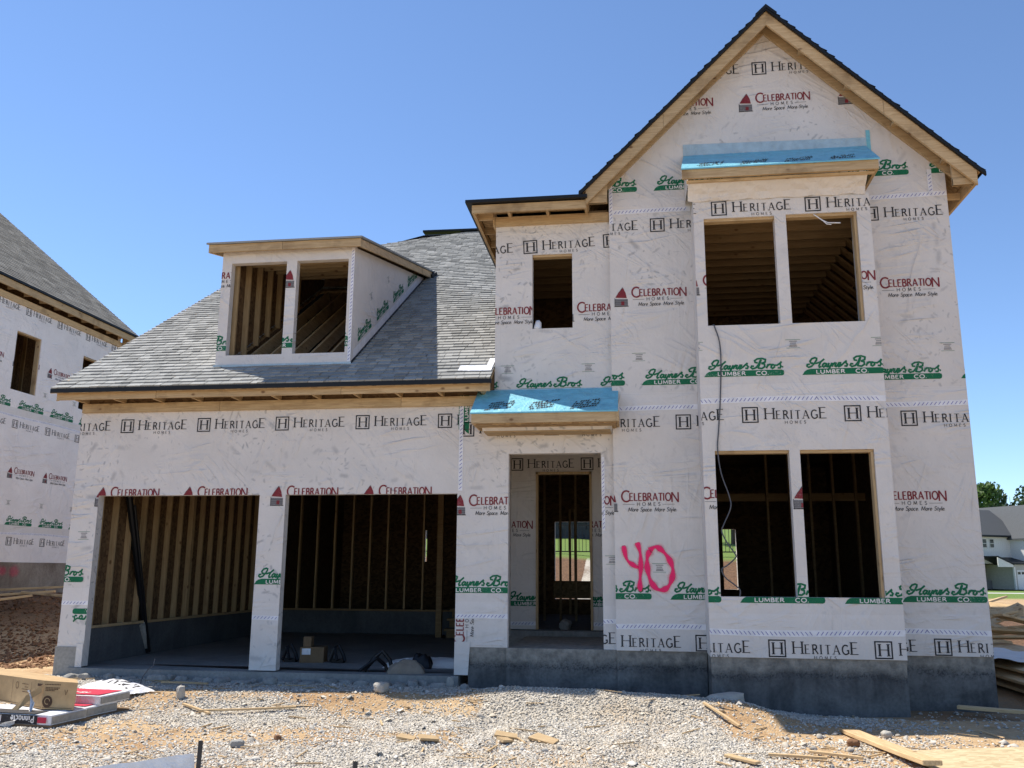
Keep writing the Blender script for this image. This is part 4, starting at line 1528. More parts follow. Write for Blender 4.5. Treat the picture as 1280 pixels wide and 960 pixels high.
def gravel_mask(x, y):
    n = fbm(x, y, 21, 6, 1.7)
    g = .66 + .46 * n
    for cx, cy, rx, ry, a in ((1.9, 10.1, 1.5, .62, 1.1), (-3.4, 10.6, 1.8, .28, .75), (-5.0, 8.9, 1.0, .5, .55), (-3.6, 8.9, .9, .5, .6),
                              (-1.5, 10.2, .8, .25, .5), (2.6, 8.7, 1.4, .6, .5), (-1.9, 9.1, .8, .28, .35), (-.6, 9.0, .5, .2, .4), (-4.4, 8.2, .8, .3, .4)):
        g = g - a * np.exp(-((x - cx) / rx) ** 2 - ((y - cy) / ry) ** 2)
    g = g * sstep(4.2, 2.4, x + .35 * (y - 9)) * sstep(-9.4, -7.8, x) * sstep(12.9, 12.3, y)
    g = np.where((x > -1.8) & (x < .9), np.maximum(g, .66 + .25 * n), g)
    return np.clip(g, 0, 1)
xs = np.unique(np.round(np.concatenate([np.linspace(-700, -60, 12), np.linspace(-60, -17, 20), np.arange(-17, -9, .11), np.arange(-9, 5.5, .075), np.arange(5.5, 14, .3), np.linspace(14, 60, 30), np.linspace(60, 700, 14)]), 3))
ys = np.unique(np.round(np.concatenate([np.linspace(-200, 3, 10), np.arange(3, 7, .2), np.arange(7, 13, .065), np.arange(13, 26, .16), np.linspace(26, 60, 50), np.linspace(60, 130, 30), np.linspace(130, 1500, 12)]), 3))
GX, GY = np.meshgrid(xs, ys)
GZ = height(GX, GY)
nx_, ny_ = len(xs), len(ys)
co = np.stack([GX, GY, GZ], -1).reshape(-1, 3)
ii = np.arange(nx_ * ny_).reshape(ny_, nx_)
q = np.stack([ii[:-1, :-1], ii[:-1, 1:], ii[1:, 1:], ii[1:, :-1]], -1).reshape(-1, 4)
def np_mesh(name, co, faces, mats, mat_idx=None, smooth=False):
    me = bpy.data.meshes.new(name)
    k = faces.shape[1]
    me.vertices.add(len(co)); me.vertices.foreach_set("co", co.astype(np.float32).ravel())
    me.loops.add(faces.size); me.loops.foreach_set("vertex_index", faces.astype(np.int32).ravel())
    me.polygons.add(len(faces))
    me.polygons.foreach_set("loop_start", np.arange(0, faces.size, k, dtype=np.int32))
    me.polygons.foreach_set("loop_total", np.full(len(faces), k, dtype=np.int32))
    for m_ in mats:
        me.materials.append(M[m_])
    if smooth:
        me.polygons.foreach_set("use_smooth", np.ones(len(faces), dtype=bool))
    me.update(calc_edges=True)
    me.validate()
    o = bpy.data.objects.new(name, me)
    COL.objects.link(o)
    return o
ground = np_mesh("ground", co, q, ['ground'], smooth=True)
structure(ground)
gm = gravel_mask(GX, GY) * .95
grass = sstep(64, 66, GY) * sstep(8, 11, GX) + sstep(31.8, 32.2, GY) * sstep(13, 11, GX) + sstep(60, 80, GY)
clay = sstep(-10.2, -13.5, GX) * sstep(16.5, 18.5, GY) * sstep(30, 24, GY) * .9 + .55 * sstep(2.4, 3.6, GX) * sstep(10.9, 11.6, GY) * sstep(18, 14, GY)
clay = np.maximum(clay, sstep(21, 22, GY) * sstep(33, 32, GY) * sstep(13, 10, GX))
cov = np.stack([gm, np.clip(grass, 0, 1), np.clip(clay, 0, 1), np.ones_like(gm)], -1).reshape(-1, 4).astype(np.float32)
ca = ground.data.color_attributes.new("cover", 'FLOAT_COLOR', 'POINT')
ca.data.foreach_set("color", cov.ravel())

def hz(x, y):
    return float(height(np.array([float(x)]), np.array([float(y)]))[0])

# ---- gravel: real stones over the apron
def stones(name, n, x0, x1, y0, y1, smin, smax, mask=True, pw=2.2, mat='rock', seed=1, thr=.33, fill=0.0):
    r_ = np.random.default_rng(seed)
    x = r_.uniform(x0, x1, n); y = r_.uniform(y0, y1, n)
    if mask:
        keep = (gravel_mask(x, y) + .45 * (r_.random(n) - .5) > thr) | (r_.random(n) < fill * np.clip(1.35 - .5 * np.maximum(x, 0), .06, 1))
        x, y = x[keep], y[keep]
    n = len(x)
    s = smin + (smax - smin) * r_.random(n) ** pw
    base = np.array([(1, 0, 0), (-1, 0, 0), (0, 1, 0), (0, -1, 0), (0, 0, 1), (0, 0, -1), (.62, .62, .45), (-.62, .6, -.4), (.6, -.62, -.42), (-.6, -.6, .5)], float)
    fc = np.array([(6, 4, 0), (6, 2, 4), (6, 0, 2), (4, 2, 1), (4, 1, 9), (4, 9, 3), (4, 3, 0), (5, 2, 0), (7, 1, 2), (7, 2, 5), (7, 5, 1), (5, 1, 3), (9, 1, 3), (8, 3, 0), (8, 0, 5), (8, 5, 3)])
    v = base[None] * (1 + r_.uniform(-.3, .3, (n, 10, 1)))
    v = v * np.stack([r_.uniform(.75, 1.35, n), r_.uniform(.7, 1.1, n), r_.uniform(.45, .8, n)], -1)[:, None]
    a = r_.uniform(0, 6.28, n); b_ = r_.normal(0, .45, n)
    ca_, sa = np.cos(a), np.sin(a); cb, sb = np.cos(b_), np.sin(b_)
    X1 = v[..., 0] * cb[:, None] + v[..., 2] * sb[:, None]; Z1 = -v[..., 0] * sb[:, None] + v[..., 2] * cb[:, None]
    X2 = X1 * ca_[:, None] - v[..., 1] * sa[:, None]; Y2 = X1 * sa[:, None] + v[..., 1] * ca_[:, None]
    z = height(x, y) + s * .18
    co = np.stack([X2 * s[:, None] + x[:, None], Y2 * s[:, None] + y[:, None], Z1 * s[:, None] + z[:, None]], -1).reshape(-1, 3)
    f = (fc[None] + 10 * np.arange(n)[:, None, None]).reshape(-1, 3)
    o = np_mesh(name, co, f, [mat])
    o["kind"] = "stuff"
    return o
tag(stones("gravel", 190000, -9.3, 4.6, 6.8, 12.2, .006, .018, True, 1.7, seed=3, fill=.2), "grey crushed gravel spread in front of the house", "gravel", kind="stuff")
tag(stones("loose_pebbles", 3400, -9.5, 5.5, 7.0, 12.0, .008, .022, False, 3, seed=8), "loose pebbles scattered over the dirt", "pebbles", kind="stuff")
M['clod'] = flat("clay_clod", (.20, .105, .055), .95)
tag(stones("coarse_stones", 1300, -8.8, 4.8, 6.9, 12.0, .016, .05, False, 4, seed=12), "coarser broken stones among the gravel", "stones", kind="stuff")
tag(stones("clay_clods", 16000, -15.4, -9.0, 12.9, 22.0, .008, .055, False, 4, 'clod', seed=6), "reddish clay clods on the bank below the left house", "clay", kind="stuff")

# ---- lawn, pavement and street at the far right
def sheet(name, pts, mat, z=None):
    b = B(mat)
    b.face(pts)
    return structure(b.build(name))
M['pave'] = concrete_mat("pavement_concrete", (.45, .43, .40), (.55, .53, .49))
sheet("pavement", [(14, 84, -1.594), (70, 78, -1.594), (70, 82, -1.594), (14, 88, -1.594)], 'pave')
sheet("driveway", [(37.5, 88.5, -1.592), (46, 87.6, -1.592), (47, 103, -1.592), (39, 103, -1.592)], 'pave')
# ================================================================== FAR HOUSE ON THE RIGHT
fh = thing("far_house", "finished white two storey house with dark roof and garage doors far off on the right", "house", (37.6, 100, -1.5), R(30), local=True)
fh.scale = (.72, .72, .86)
def fpart(name, mat, *boxes, prisms=()):
    b = B(mat)
    for bx in boxes:
        b.box(*bx)
    for p in prisms:
        b.prism(*p)
    return b.build(name, fh)
b = B('siding')
b.box(-9, 2.6, .0, 9, 3.0, 6.3)
b.box(-9, -3.2, 1.2, 9, 0, 3.0)
for k in range(30):
    b.box(-9 + .38 * k, -9 + .38 * k + .04, -.02, .0, 3.2, 6.3)
b.build("main_wall", fh)
b = B('siding')
b.box(2.0, 10, -2.6, 9, 2.9, 6.3)
b.prism([(2.0, -2.6, 6.3), (10, -2.6, 6.3), (6.0, -2.6, 10.0)], (0, 11, 0))
for k in range(20):
    b.box(2.05 + .38 * k, 2.09 + .38 * k, -2.62, -2.6, 3.0, 6.3)
b.build("gable_wing", fh)
fpart("stone_facing", 'stone', (-.95, 10, -2.66, 9, 0, 2.9))
fpart("stone_plinth", 'grey', (-3.22, -1.0, 1.12, 1.19, 0, 1.0))
b = B('roof_far')
b.prism([(-9.4, -.5, 6.25), (4, -.5, 6.25), (4, 4.5, 9.6), (-9.4, 4.5, 9.6)], (0, 0, .15))
b.prism([(-9.4, 9.5, 6.25), (4, 9.5, 6.25), (4, 4.5, 9.6), (-9.4, 4.5, 9.6)], (0, 0, .15))
b.prism([(1.5, -3.0, 5.85), (6.0, -3.0, 10.1), (6.0, 8, 10.1), (1.5, 8, 5.85)], (0, 0, .15))
b.prism([(10.5, -3.0, 5.85), (6.0, -3.0, 10.1), (6.0, 8, 10.1), (10.5, 8, 5.85)], (0, 0, .15))
b.build("main_roof", fh)
fpart("gutter", 'drip', (-9.4, 1.6, -.62, -.5, 6.15, 6.32))
fpart("downpipe", 'drip', (1.9, 2.0, -2.74, -2.64, 2.9, 5.9))
b = B('drip')
b.prism([(-1.6, -3.1, 2.95), (3.3, -3.1, 2.95), (3.3, .0, 3.65), (-1.6, .0, 3.65)], (0, 0, .12))
b.prism([(-4.2, -3.0, 3.75), (-1.2, -3.0, 2.85), (-1.2, .2, 2.85), (-4.2, .2, 3.75)], (0, 0, .12))
b.build("porch_roof", fh)
b = B('siding')
b.prism([(-4.2, -2.9, 2.6), (-1.3, -2.9, 2.6), (-1.3, -2.9, 2.85), (-4.2, -2.9, 3.7)], (0, .15, 0))
b.build("porch_beam", fh)
fpart("porch_post", 'siding', (-1.25, -1.0, -2.9, -2.65, 0, 2.6))
for x in (-3.45, -2.0):
    b = B('siding')
    b.box(x - .08, x + .78, -.07, -.02, 4.85, 5.95)
    f_ = b.build("window", fh)
    b = B('glass')
    b.box(x, x + .7, -.09, -.072, 4.92, 5.35)
    b.box(x, x + .7, -.09, -.072, 5.42, 5.87)
    b.build("pane", f_)
for x in (-.55, 4.0):
    b = B('siding')
    b.box(x, x + 3.2, -2.72, -2.67, 0, 2.25)
    d = b.build("garage_door", fh)
    b = B('glass')
    for k in range(4):
        b.box(x + .15 + .78 * k, x + .70 + .78 * k, -2.74, -2.722, 1.75, 2.05)
    b.build("door_pane", d)
fpart("wall_lantern", 'drip', (-2.4, -2.15, 1.0, 1.12, 1.9, 2.2))

# ================================================================== TREES
def tree(name, label, base, h, rad, mat, n, seed, group=None, trunk=.18, squash=1.1, size=.32):
    rr = random.Random(seed)
    t = thing(name, label, "tree", base, 0, group, local=True)
    b = B('bark')
    b.tube([(0, 0, -.3), (.05, 0, h * .35), (-.05, .1, h * .7), (0, 0, h * .92)], [trunk, trunk * .8, trunk * .45, trunk * .1])
    cl = []
    for k in range(16):
        a = rr.uniform(0, 6.28)
        z = h * rr.uniform(.38, .93)
        rr_ = rad * rr.uniform(.25, .85) * math.sin(math.pi * min(1, max(.12, (z / h - .25) / .8))) 
        c = Vector((math.cos(a) * rr_, math.sin(a) * rr_, z))
        cl.append((c, rad * rr.uniform(.28, .5)))
        b.tube([(0, 0, z * .7), tuple(c * .6 + Vector((0, 0, z * .34))), tuple(c)], [trunk * .35, trunk * .2, trunk * .06], n=5)
    b.build("trunk", t)
    b = B(mat)
    for i in range(n):
        c, r0 = rr.choice(cl)
        d = Vector((rr.gauss(0, 1), rr.gauss(0, 1), rr.gauss(0, 1) * squash)).normalized() * r0 * (rr.random() ** .4) * rr.uniform(.8, 1.15)
        p = c + d
        s_ = size * rr.uniform(.5, 1.2)
        n1 = Vector((rr.gauss(0, 1), rr.gauss(0, 1), rr.gauss(0, .7))).normalized()
        n2 = n1.orthogonal().normalized()
        n3 = n1.cross(n2)
        b.face([p + n2 * s_, p + n3 * s_ * .55, p - n2 * s_, p - n3 * s_ * .55])
    b.build("crown", t)
    return t
tree("leafy_tree", "round leafy green tree rising behind the far white house", (45.4, 126, -1.6), 13.4, 3.6, 'leaf', 5200, 3)
tree("leafy_tree", "yellow green tree beside the roof of the far white house", (52.5, 125, -1.6), 11.6, 3.0, 'leaf_y', 2600, 8)
for k, (x, y, hh) in enumerate(((84, 215, 20.5), (80, 216, 19.5), (88, 214, 21), (92, 218, 22.5), (76, 222, 19), (97, 214, 22))):
    tree("distant_tree", "dark distant tree in the low line behind the far white house", (x, y, -1.6), hh, 5.0, 'leaf_d', 1500, 20 + k, "trees on the far horizon", .25, 1, .6)
for k, (x, y, hh, lb) in enumerate(((4.1, 39, 5.5, "green tree on the back lawn, glimpsed through the lower bay window"), (-5.5, 46, 8, "green tree on the back lawn, glimpsed through the entry door"))):
    tree("garden_tree", lb, (x, y, hz(x, y) - .1), hh, 2.6, 'leaf', 2200, 40 + k, None, .14)
# dark wall at the top of the lawn
rw = B('stone_dark')
rr_ = random.Random(4)
for r_i in range(7):
    x = -14.0
    while x < 2.0:
        wd_ = rr_.uniform(.35, .7)
        d_ = rr_.uniform(0, .05)
        rw.box(x + .008, x + wd_ - .008, 41 - d_, 41.4, hz(0, 41) - .3 + .27 * r_i, hz(0, 41) - .3 + .27 * r_i + .262)
        x += wd_
tag(rw.build("retaining_wall"), "dark block retaining wall at the top of the back lawn, glimpsed through the entry door", "wall")
# back fence
fn = thing("railing_fence", "black metal railing fence on the slope behind the house", "fence", (0, 33, hz(0, 33)), local=True)
b = B('metal')
for k in range(6):
    x = -9 + 2.6 * k
    b.box(x, x + .06, 0, .06, -.2, 1.25)
b.build("fence_post", fn)
b = B('metal')
b.box(-9, 4.06, .01, .05, 1.1, 1.14); b.box(-9, 4.06, .01, .05, .15, .19)
for k in range(102):
    b.box(-9 + .128 * k, -9 + .128 * k + .018, .02, .038, .15, 1.1)
b.build("railing_panel", fn)

# ================================================================== THINGS ABOUT THE SITE
def board(name, label, p0, p1, wdt, th, mat='wood_x', group=None, cat="board", roll=0.0):
    """one plank from p0 to p1, modelled round its own middle"""
    p0, p1 = Vector(p0), Vector(p1)
    mid = (p0 + p1) / 2
    L = (p1 - p0).length
    b = B(mat)
    n = 6
    vs_ = []
    rr = random.Random(int(abs(p0.x * 997 + p0.y * 131)))
    bow = rr.uniform(-.006, .006) * L
    for i in range(n + 1):
        x = -L / 2 + L * i / n
        z = bow * (1 - (2 * i / n - 1) ** 2)
        for a, c in ((-1, -1), (1, -1), (1, 1), (-1, 1)):
            vs_.append((x, a * wdt / 2, z + c * th / 2))
    fs = [(3, 2, 1, 0), tuple(4 * n + j for j in range(4))]
    for i in range(n):
        for j in range(4):
            fs.append((4 * i + j, 4 * i + (j + 1) % 4, 4 * i + 4 + (j + 1) % 4, 4 * i + 4 + j))
    b.solid(vs_, fs)
    o = b.build(name)
    d = (p1 - p0).normalized()
    o.rotation_euler = (roll, -math.asin(d.z), math.atan2(d.y, d.x))
    o.location = mid
    md = o.modifiers.new("bevel", 'BEVEL'); md.width = min(th, wdt) * .12; md.segments = 1
    return tag(o, label, cat, group)
G = lambda x, y, d=0.0: (x, y, hz(x, y) + d)

# plank and plywood in the right foreground
board("plank", "long pale plank lying across the dirt, its end raised on the plywood sheet", G(2.10, 10.02, .03), G(2.34, 8.05, .10), .16, .042)
b = B('sheet')
b.box(-1.25, 1.25, -1.22, 0, -.008, .008)
o = b.build("plywood_sheet"); o.location = (3.42, 9.20, hz(3.2, 8.8) + .035); o.rotation_euler = (R(.6), R(-.4), R(16))
tag(o, "pale plywood sheet lying flat on the dirt in the lower right corner", "plywood")
board("wood_offcut", "dark board leaning against the concrete at the right corner of the house", G(3.75, 11.75, .10), G(4.75, 11.25, .10), .10, .04)
# lumber stack at the right of the house
def stack(specs, name, labels, group):
    for sp, lb in zip(specs, labels):
        board(name, lb, *sp, group=group)
LG = "lumber scattered beside the right corner of the house"
specs = []
for k in range(4):
    specs.append(((5.05 + .30 * k, 17.8, -1.22 + .02 * k), (5.35 + .30 * k, 12.6, -1.30 + .02 * k), .24, .04))
for k in range(4):
    specs.append(((5.0 + .31 * k, 17.6, -1.36), (5.2 + .31 * k, 12.4, -1.42), .24, .04))
for k in range(3):
    specs.append(((5.1 + .4 * k, 17.0, -1.50), (5.25 + .4 * k, 12.8, -1.54), .24, .04))
for sp in specs:
    board("stacked_board", "long sawn board in the low stack beside the right corner of the house", *sp, mat='wood_x', group=LG, roll=.12)
rr = random.Random(31)
for i in range(26):
    x, y = rr.uniform(5.4, 7.6), rr.uniform(16.4, 20.0)
    a_, l_ = rr.uniform(-.7, .9), rr.uniform(.5, 1.1)
    z = -1.12 + .75 * max(0, 1 - abs(y - 18.6) / 2.2) * rr.uniform(.3, 1.0) + .05
    dz_ = rr.uniform(-.22, .22)
    board("loose_board", "short board tossed on the untidy heap beyond the low lumber stack", (x - l_ * math.cos(a_), y - l_ * math.sin(a_), z - dz_), (x + l_ * math.cos(a_), y + l_ * math.sin(a_), z + dz_), rr.uniform(.14, .34), .042,
          group="boards in the heap beyond the lumber stack", roll=rr.uniform(-.5, .9))
b = B('wrap_s')
vs_ = []
for i in range(9):
    for j in range(7):
        vs_.append((-.5 + i * .125, -.9 + j * .3, .03 * math.sin(i * 1.3 + j) + .02 * math.sin(j * 2.2)))
fs = [(i * 7 + j, i * 7 + j + 1, i * 7 + j + 8, i * 7 + j + 7) for i in range(8) for j in range(6)]
b.solid(vs_, fs)
o = b.build("plastic_sheet", smooth=True); o.location = (5.35, 14.6, -1.17)
tag(o, "crumpled white plastic sheet lying over the lumber stack", "plastic sheet")

# laths and offcuts on the gravel
for p0, p1, lb in ((G(-5.25, 10.2, .03), G(-4.75, 9.85, .03), "short thin lath crossing another lath on the gravel at the left"), (G(-4.9, 9.9, .05), G(-3.9, 10.25, .03), "long thin lath lying on the gravel at the left"),
                   (G(.70, 10.5, .03), G(1.02, 9.95, .03), "thin lath stuck in the edge of the gravel below the bay"), (G(.74, 8.45, .03), G(.98, 8.2, .03), "thick yellow offcut near the front edge of the gravel"),
                   (G(1.12, 8.6, .03), G(1.6, 8.48, .03), "thin lath lying near the yellow offcut"), (G(1.5, 8.75, .03), G(1.9, 8.5, .03), "thin lath nearest the long pale plank"),
                   (G(-6.3, 11.6, .03), G(-5.6, 11.5, .03), "flat offcut behind the white bag")):
    board("wood_lath", lb, p0, p1, .035 if 'thick' not in lb else .07, .022, group="wood laths and offcuts on the gravel", cat="lath")
for (x, y, a, s_, lb) in ((-1.30, 9.02, .3, .12, "small upright wood chip among the offcuts on the gravel"), (-1.28, 8.8, 1.2, .1, "small flat wood chip nearest the camera among the offcuts"), (-.92, 8.98, -.3, .14, "pale wood chip at the right of the small offcuts"), (-2.0, 8.7, .8, .11, "pale wood chip lying alone left of the small offcuts"), (-2.22, 8.75, .1, .09, "smallest pale wood chip at the left")):
    b = B('wood_x')
    b.prism([(-s_, -s_ * .45, 0), (s_ * .9, -s_ * .5, 0), (s_, s_ * .3, 0), (-s_ * .7, s_ * .5, 0)], (0, 0, .022))
    o = b.build("wood_chip"); o.location = G(x, y, .02); o.rotation_euler = (.25, .15, a)
    tag(o, lb, "wood chip", "small wood chips on the gravel")
b = B('wood_x')
rr = random.Random(77)
for k in range(170):
    x, y = rr.uniform(-8, 4.6), rr.uniform(7.2, 11.9)
    a, l = rr.uniform(0, 3.14), rr.uniform(.03, .16) * (1.8 if rr.random() < .1 else 1)
    z = hz(x, y) + .016
    b.beam((x - l * math.cos(a), y - l * math.sin(a), z), (x + l * math.cos(a), y + l * math.sin(a), z + rr.uniform(-.004, .012)), rr.uniform(.006, .022), rr.uniform(.004, .012))
tag(b.build("wood_splinters"), "pale splinters and shavings scattered over the gravel and dirt", "splinters", kind="stuff")
def rock(name, label, loc, s3, seed, mat='stone', group=None):
    rr = random.Random(seed)
    bm = bmesh.new()
    bmesh.ops.create_icosphere(bm, subdivisions=3, radius=1)
    off = Vector((rr.uniform(0, 50), rr.uniform(0, 50), 0))
    for v in bm.verts:
        k = max(abs(v.co.x), abs(v.co.y), abs(v.co.z))
        v.co = v.co * (.55 + .45 / (k + .12))
        d = mnoise.noise(v.co * 1.3 + off) * .22 + mnoise.noise(v.co * 4 + off) * .06
        v.co = v.co * (1 + d)
        v.co = Vector((v.co.x * s3[0], v.co.y * s3[1], v.co.z * s3[2]))
    me = bpy.data.meshes.new(name)
    bm.to_mesh(me); bm.free()
    me.materials.append(M[mat])
    o = bpy.data.objects.new(name, me)
    COL.objects.link(o)
    o.location = loc
    o.rotation_euler = (0, 0, rr.uniform(0, 6))
    return tag(o, label, "stone", group)
SG = "single stones lying on the site"
rock("boulder", "large pale squarish stone at the edge of the house shadow", G(-3.05, 10.75, .05), (.11, .08, .07), 1, 'stone')
rock("stone", "dark stone on the sandy patch at lower left", G(-3.70, 8.28, .03), (.07, .05, .04), 2, 'conc2', SG)
rock("stone", "small brown stone right of the dark stone", G(-3.46, 8.65, .02), (.045, .035, .03), 3, 'clod', SG)
rock("stone", "upright grey stone beside the white bag", G(-5.42, 10.45, .06), (.05, .05, .09), 4, 'stone', SG)
rock("stone", "pale stone on the dirt beyond the long plank", G(2.42, 9.75, .03), (.06, .05, .04), 5, 'stone', SG)
rock("stone", "dark brown clod left of the long plank", G(1.98, 9.2, .03), (.06, .05, .04), 6, 'clod', SG)
rock("stone", "tan broken stone in front of the bay foundation", G(.98, 11.05, .02), (.30, .15, .08), 7, 'stone', SG)
rock("stone", "grey stone in the shade before the garage", G(-4.9, 11.85, .04), (.10, .09, .06), 8, 'conc2', SG)
rock("stone", "leaning wedge of stone at the foot of the wall between garage and entry", G(-2.48, 12.05, .05), (.05, .04, .09), 9, 'stone', SG)
# ragged concrete lumps and shovelled soil in the shade along the garage slab
for k in range(26):
    rr = random.Random(90 + k)
    x = -7.7 + k * .215 + rr.uniform(-.1, .1)
    y = rr.uniform(11.8, 12.1)
    rock("concrete_lump", "grey lump of broken concrete and soil along the front edge of the garage slab", G(x, y, .0), (rr.uniform(.05, .15), rr.uniform(.05, .09), rr.uniform(.04, .09)), 200 + k, 'conc2', "lumps along the garage slab")

# boards and a stake line on the bank at the left
BG = "scrap boards on the bank at the left"
for p0, p1, wd, lb in (((-15.0, 19.6, -.50), (-13.35, 19.75, -.42), .14, "thick scrap board leaning on the bare concrete of the left house"), ((-14.6, 18.3, -.62), (-13.0, 18.9, -.5), .12, "splintered scrap board below the concrete of the left house"),
                       ((-13.6, 18.6, -.52), (-9.9, 17.0, -.66), .05, "long thin batten reaching from the bank to the garage corner"), ((-14.0, 17.6, -.72), (-13.2, 18.4, -.58), .12, "broken board sticking up on the clay bank")):
    board("scrap_board", lb, p0, p1, wd, .05, group=BG)

# steel stakes and the strip of silt fence
for (x, y, top, lb) in ((-3.42, 6.95, -1.305, "dark steel stake at the lower left holding the white silt fence"), (-2.18, 7.0, -1.425, "dark steel stake standing alone at the bottom edge")):
    b = B('metal')
    b.prism([(-.017, -.017, 0), (.017, -.017, 0), (.017, -.011, 0), (-.011, -.011, 0), (-.011, .017, 0), (-.017, .017, 0)], (0, 0, top - hz(x, y) + .25))
    o = b.build("steel_stake"); o.location = (x, y, hz(x, y) - .25); o.rotation_euler = (.03, .02, .5)
    tag(o, lb, "stake", "steel stakes at the bottom edge")
b = B('poly')
vs_, n = [], 12
for i in range(n + 1):
    x = -i * .12
    y = -.10 * i * .6 + .02 * math.sin(i * 1.7)
    for z in (0, .1, .2):
        vs_.append((x, y + .015 * math.sin(i * 2.3 + z * 20), z * (1 - .02 * i) - .008 * i))
b.solid(vs_, [(3 * i + j, 3 * i + j + 1, 3 * i + j + 4, 3 * i + j + 3) for i in range(n) for j in (0, 1)])
o = b.build("silt_fence", smooth=True); o.location = (-3.44, 6.93, hz(-3.4, 6.9) + .0)
tag(o, "white silt fence strip stretched from the steel stake at lower left", "silt fence")

# shingle bundles on a board, with the carton on top
S0 = Vector((-5.93, 8.78)); Ld = Vector((-.99, .10)).normalized(); Bd = Vector((.10, .99)).normalized()
ROT = math.atan2(Ld.y, Ld.x)
def placed(o, u, v, z):
    p = S0 + Ld * u + Bd * v
    o.location = (p.x, p.y, z)
    o.rotation_euler = (0, 0, math.atan2(-Ld.y, -Ld.x))
zb = hz(-5.9, 9.2) - .02
b = B('carton_d')
b.box(-1.5, .02, -.01, 1.32, .0, .055)
o = b.build("pallet_board"); placed(o, 0, 0, zb)
tag(o, "dark brown wooden board under the shingle bundles", "board")
def bundle(label, u, v, z, l, d, h, red, script):
    t = thing("shingle_bundle", label, "shingles", (0, 0, 0), 0, "wrapped shingle bundles", local=True)
    b = B('poly')
    n = 8
    vs_ = []
    for i in range(n + 1):
        x = -l * i / n
        for (y, zz) in ((0, 0), (d, 0), (d, h), (d * .5, h + .006 * math.sin(i * 1.9)), (0, h)):
            vs_.append((x, y + .004 * math.sin(i * 2.7 + zz * 50), zz))
    fs = [(0, 1, 2, 3, 4), tuple(5 * n + j for j in (4, 3, 2, 1, 0))]
    for i in range(n):
        for j in range(5):
            fs.append((5 * i + j, 5 * i + (j + 1) % 5, 5 * i + 5 + (j + 1) % 5, 5 * i + 5 + j))
    b.solid(vs_, fs)
    if red:
        b.box(-l * .72, -.06, .05, d - .05, h + .007, h + .010, 'redpack')
        t_, x = text('SHIN', 0, 0, .09, 'white', .2, .14, .14, .14)
        for k, pl, l_ in t_:
            b.face([(-.5 + a * .9, .13 + c * .9, h + .0125) for a, c in pl], 'white')
    if script:
        b.box(-l, -.16, -.012, -.008, .004, h - .004, 'black')
        b.box(-l, -.20, -.006, .2, h + .007, h + .010, 'black')
        t_, x = text('Pinnacle', 0, 0, .062, 'white', .19, None, 0, .16)
        for k, pl, l_ in t_:
            b.face([(-.20 - a, -.014, .082 - c) for a, c in pl], 'white')
        t_, x = text('Pristine', 0, 0, .062, 'white', .19, None, 0, .16)
        for k, pl, l_ in t_:
            b.face([(-.60 - a, -.014, .082 - c) for a, c in pl], 'white')
        b.box(-.15, -.05, -.016, -.0125, .02, h - .02, 'redpack')
    b.build("wrapper", t)
    b = B('conc2')
    b.box(.001, .012, .01, d - .01, .012, h - .012)
    b.build("shingle_ends", t)
    placed(t, u, v, z)
    return t
bundle("shingle bundle with black printed side at the front of the stack", .0, 0, zb + .056, 1.2, .52, .095, False, True)
bundle("lower shingle bundle with red top label behind the carton", .02, .54, zb + .056, 1.0, .50, .095, True, False)
bundle("upper shingle bundle with red top label behind the carton", .0, .72, zb + .155, 1.0, .50, .09, True, False)
ct = thing("cardboard_carton", "long kraft cardboard carton lying on the shingle bundles, corner torn", "carton", (-6.28, 9.11, zb + .16), 0, None, local=True)
b = B('carton')
H_ = .275
FP = [(.385, -.02), (0, 0), (-1.35, .72), (-1.2, 1.05), (.22, .24)]      # bent long carton, seen from above
n = len(FP)
b.solid([(x, y, 0) for x, y in FP] + [(x + (.02 if i == 0 else 0), y, H_ + (.012 if i == 1 else 0)) for i, (x, y) in enumerate(FP)],
        [tuple(range(n)), tuple(range(n, 2 * n))[::-1]] + [(i, n + i, n + (i + 1) % n, (i + 1) % n) for i in range(n)])
def face_ink(p, q, pts, k='carton_ink', off=.004):
    d = Vector((q[0] - p[0], q[1] - p[1])); L = d.length; d /= L
    nn = Vector((d.y, -d.x))
    if nn.y > 0:
        nn = -nn
    b.face([(p[0] + d.x * u + nn.x * off, p[1] + d.y * u + nn.y * off, v) for u, v in pts], k)
RF = lambda x0, x1, z0, z1: face_ink(FP[1], FP[0], [(x0, z0), (x1, z0), (x1, z1), (x0, z1)])
LF = lambda x0, x1, z0, z1: face_ink(FP[1], FP[2], [(x0, z0), (x1, z0), (x1, z1), (x0, z1)])
for z, x0, x1 in ((.245, .02, .20), (.212, .03, .19), (.198, .03, .18), (.183, .03, .13)):
    x = x0
    while x < x1:
        RF(x, x + .014, z, z + .008); x += .019
RF(.01, .36, .014, .018)
face_ink(FP[1], FP[0], [(.065 + .06 * math.cos(a * .3927), .075 + .062 * math.sin(a * .3927)) for a in range(16)])
for q in strip(arc(.065, .08, .03, .03, 0, 300, 12), .008):
    face_ink(FP[1], FP[0], q, 'carton', .006)
for q in strip([(.26, .20), (.275, .15), (.295, .20)], .006):
    face_ink(FP[1], FP[0], q)
for z in (.22, .19, .165, .14):
    x = .32
    while x < .32 + .10 + .04 * math.sin(z * 90):
        LF(x, x + .014, z, z + .007); x += .02
LF(.02, .12, .225, .25)
for q in strip(arc(.56, .20, .03, .034, 0, 360, 16), .006):
    face_ink(FP[1], FP[2], q)
LF(.25, .254, .02, .25); LF(.66, .664, .02, .25); LF(.0, 1.4, .014, .018)
b.build("carton_body", ct)
b = B('carton')
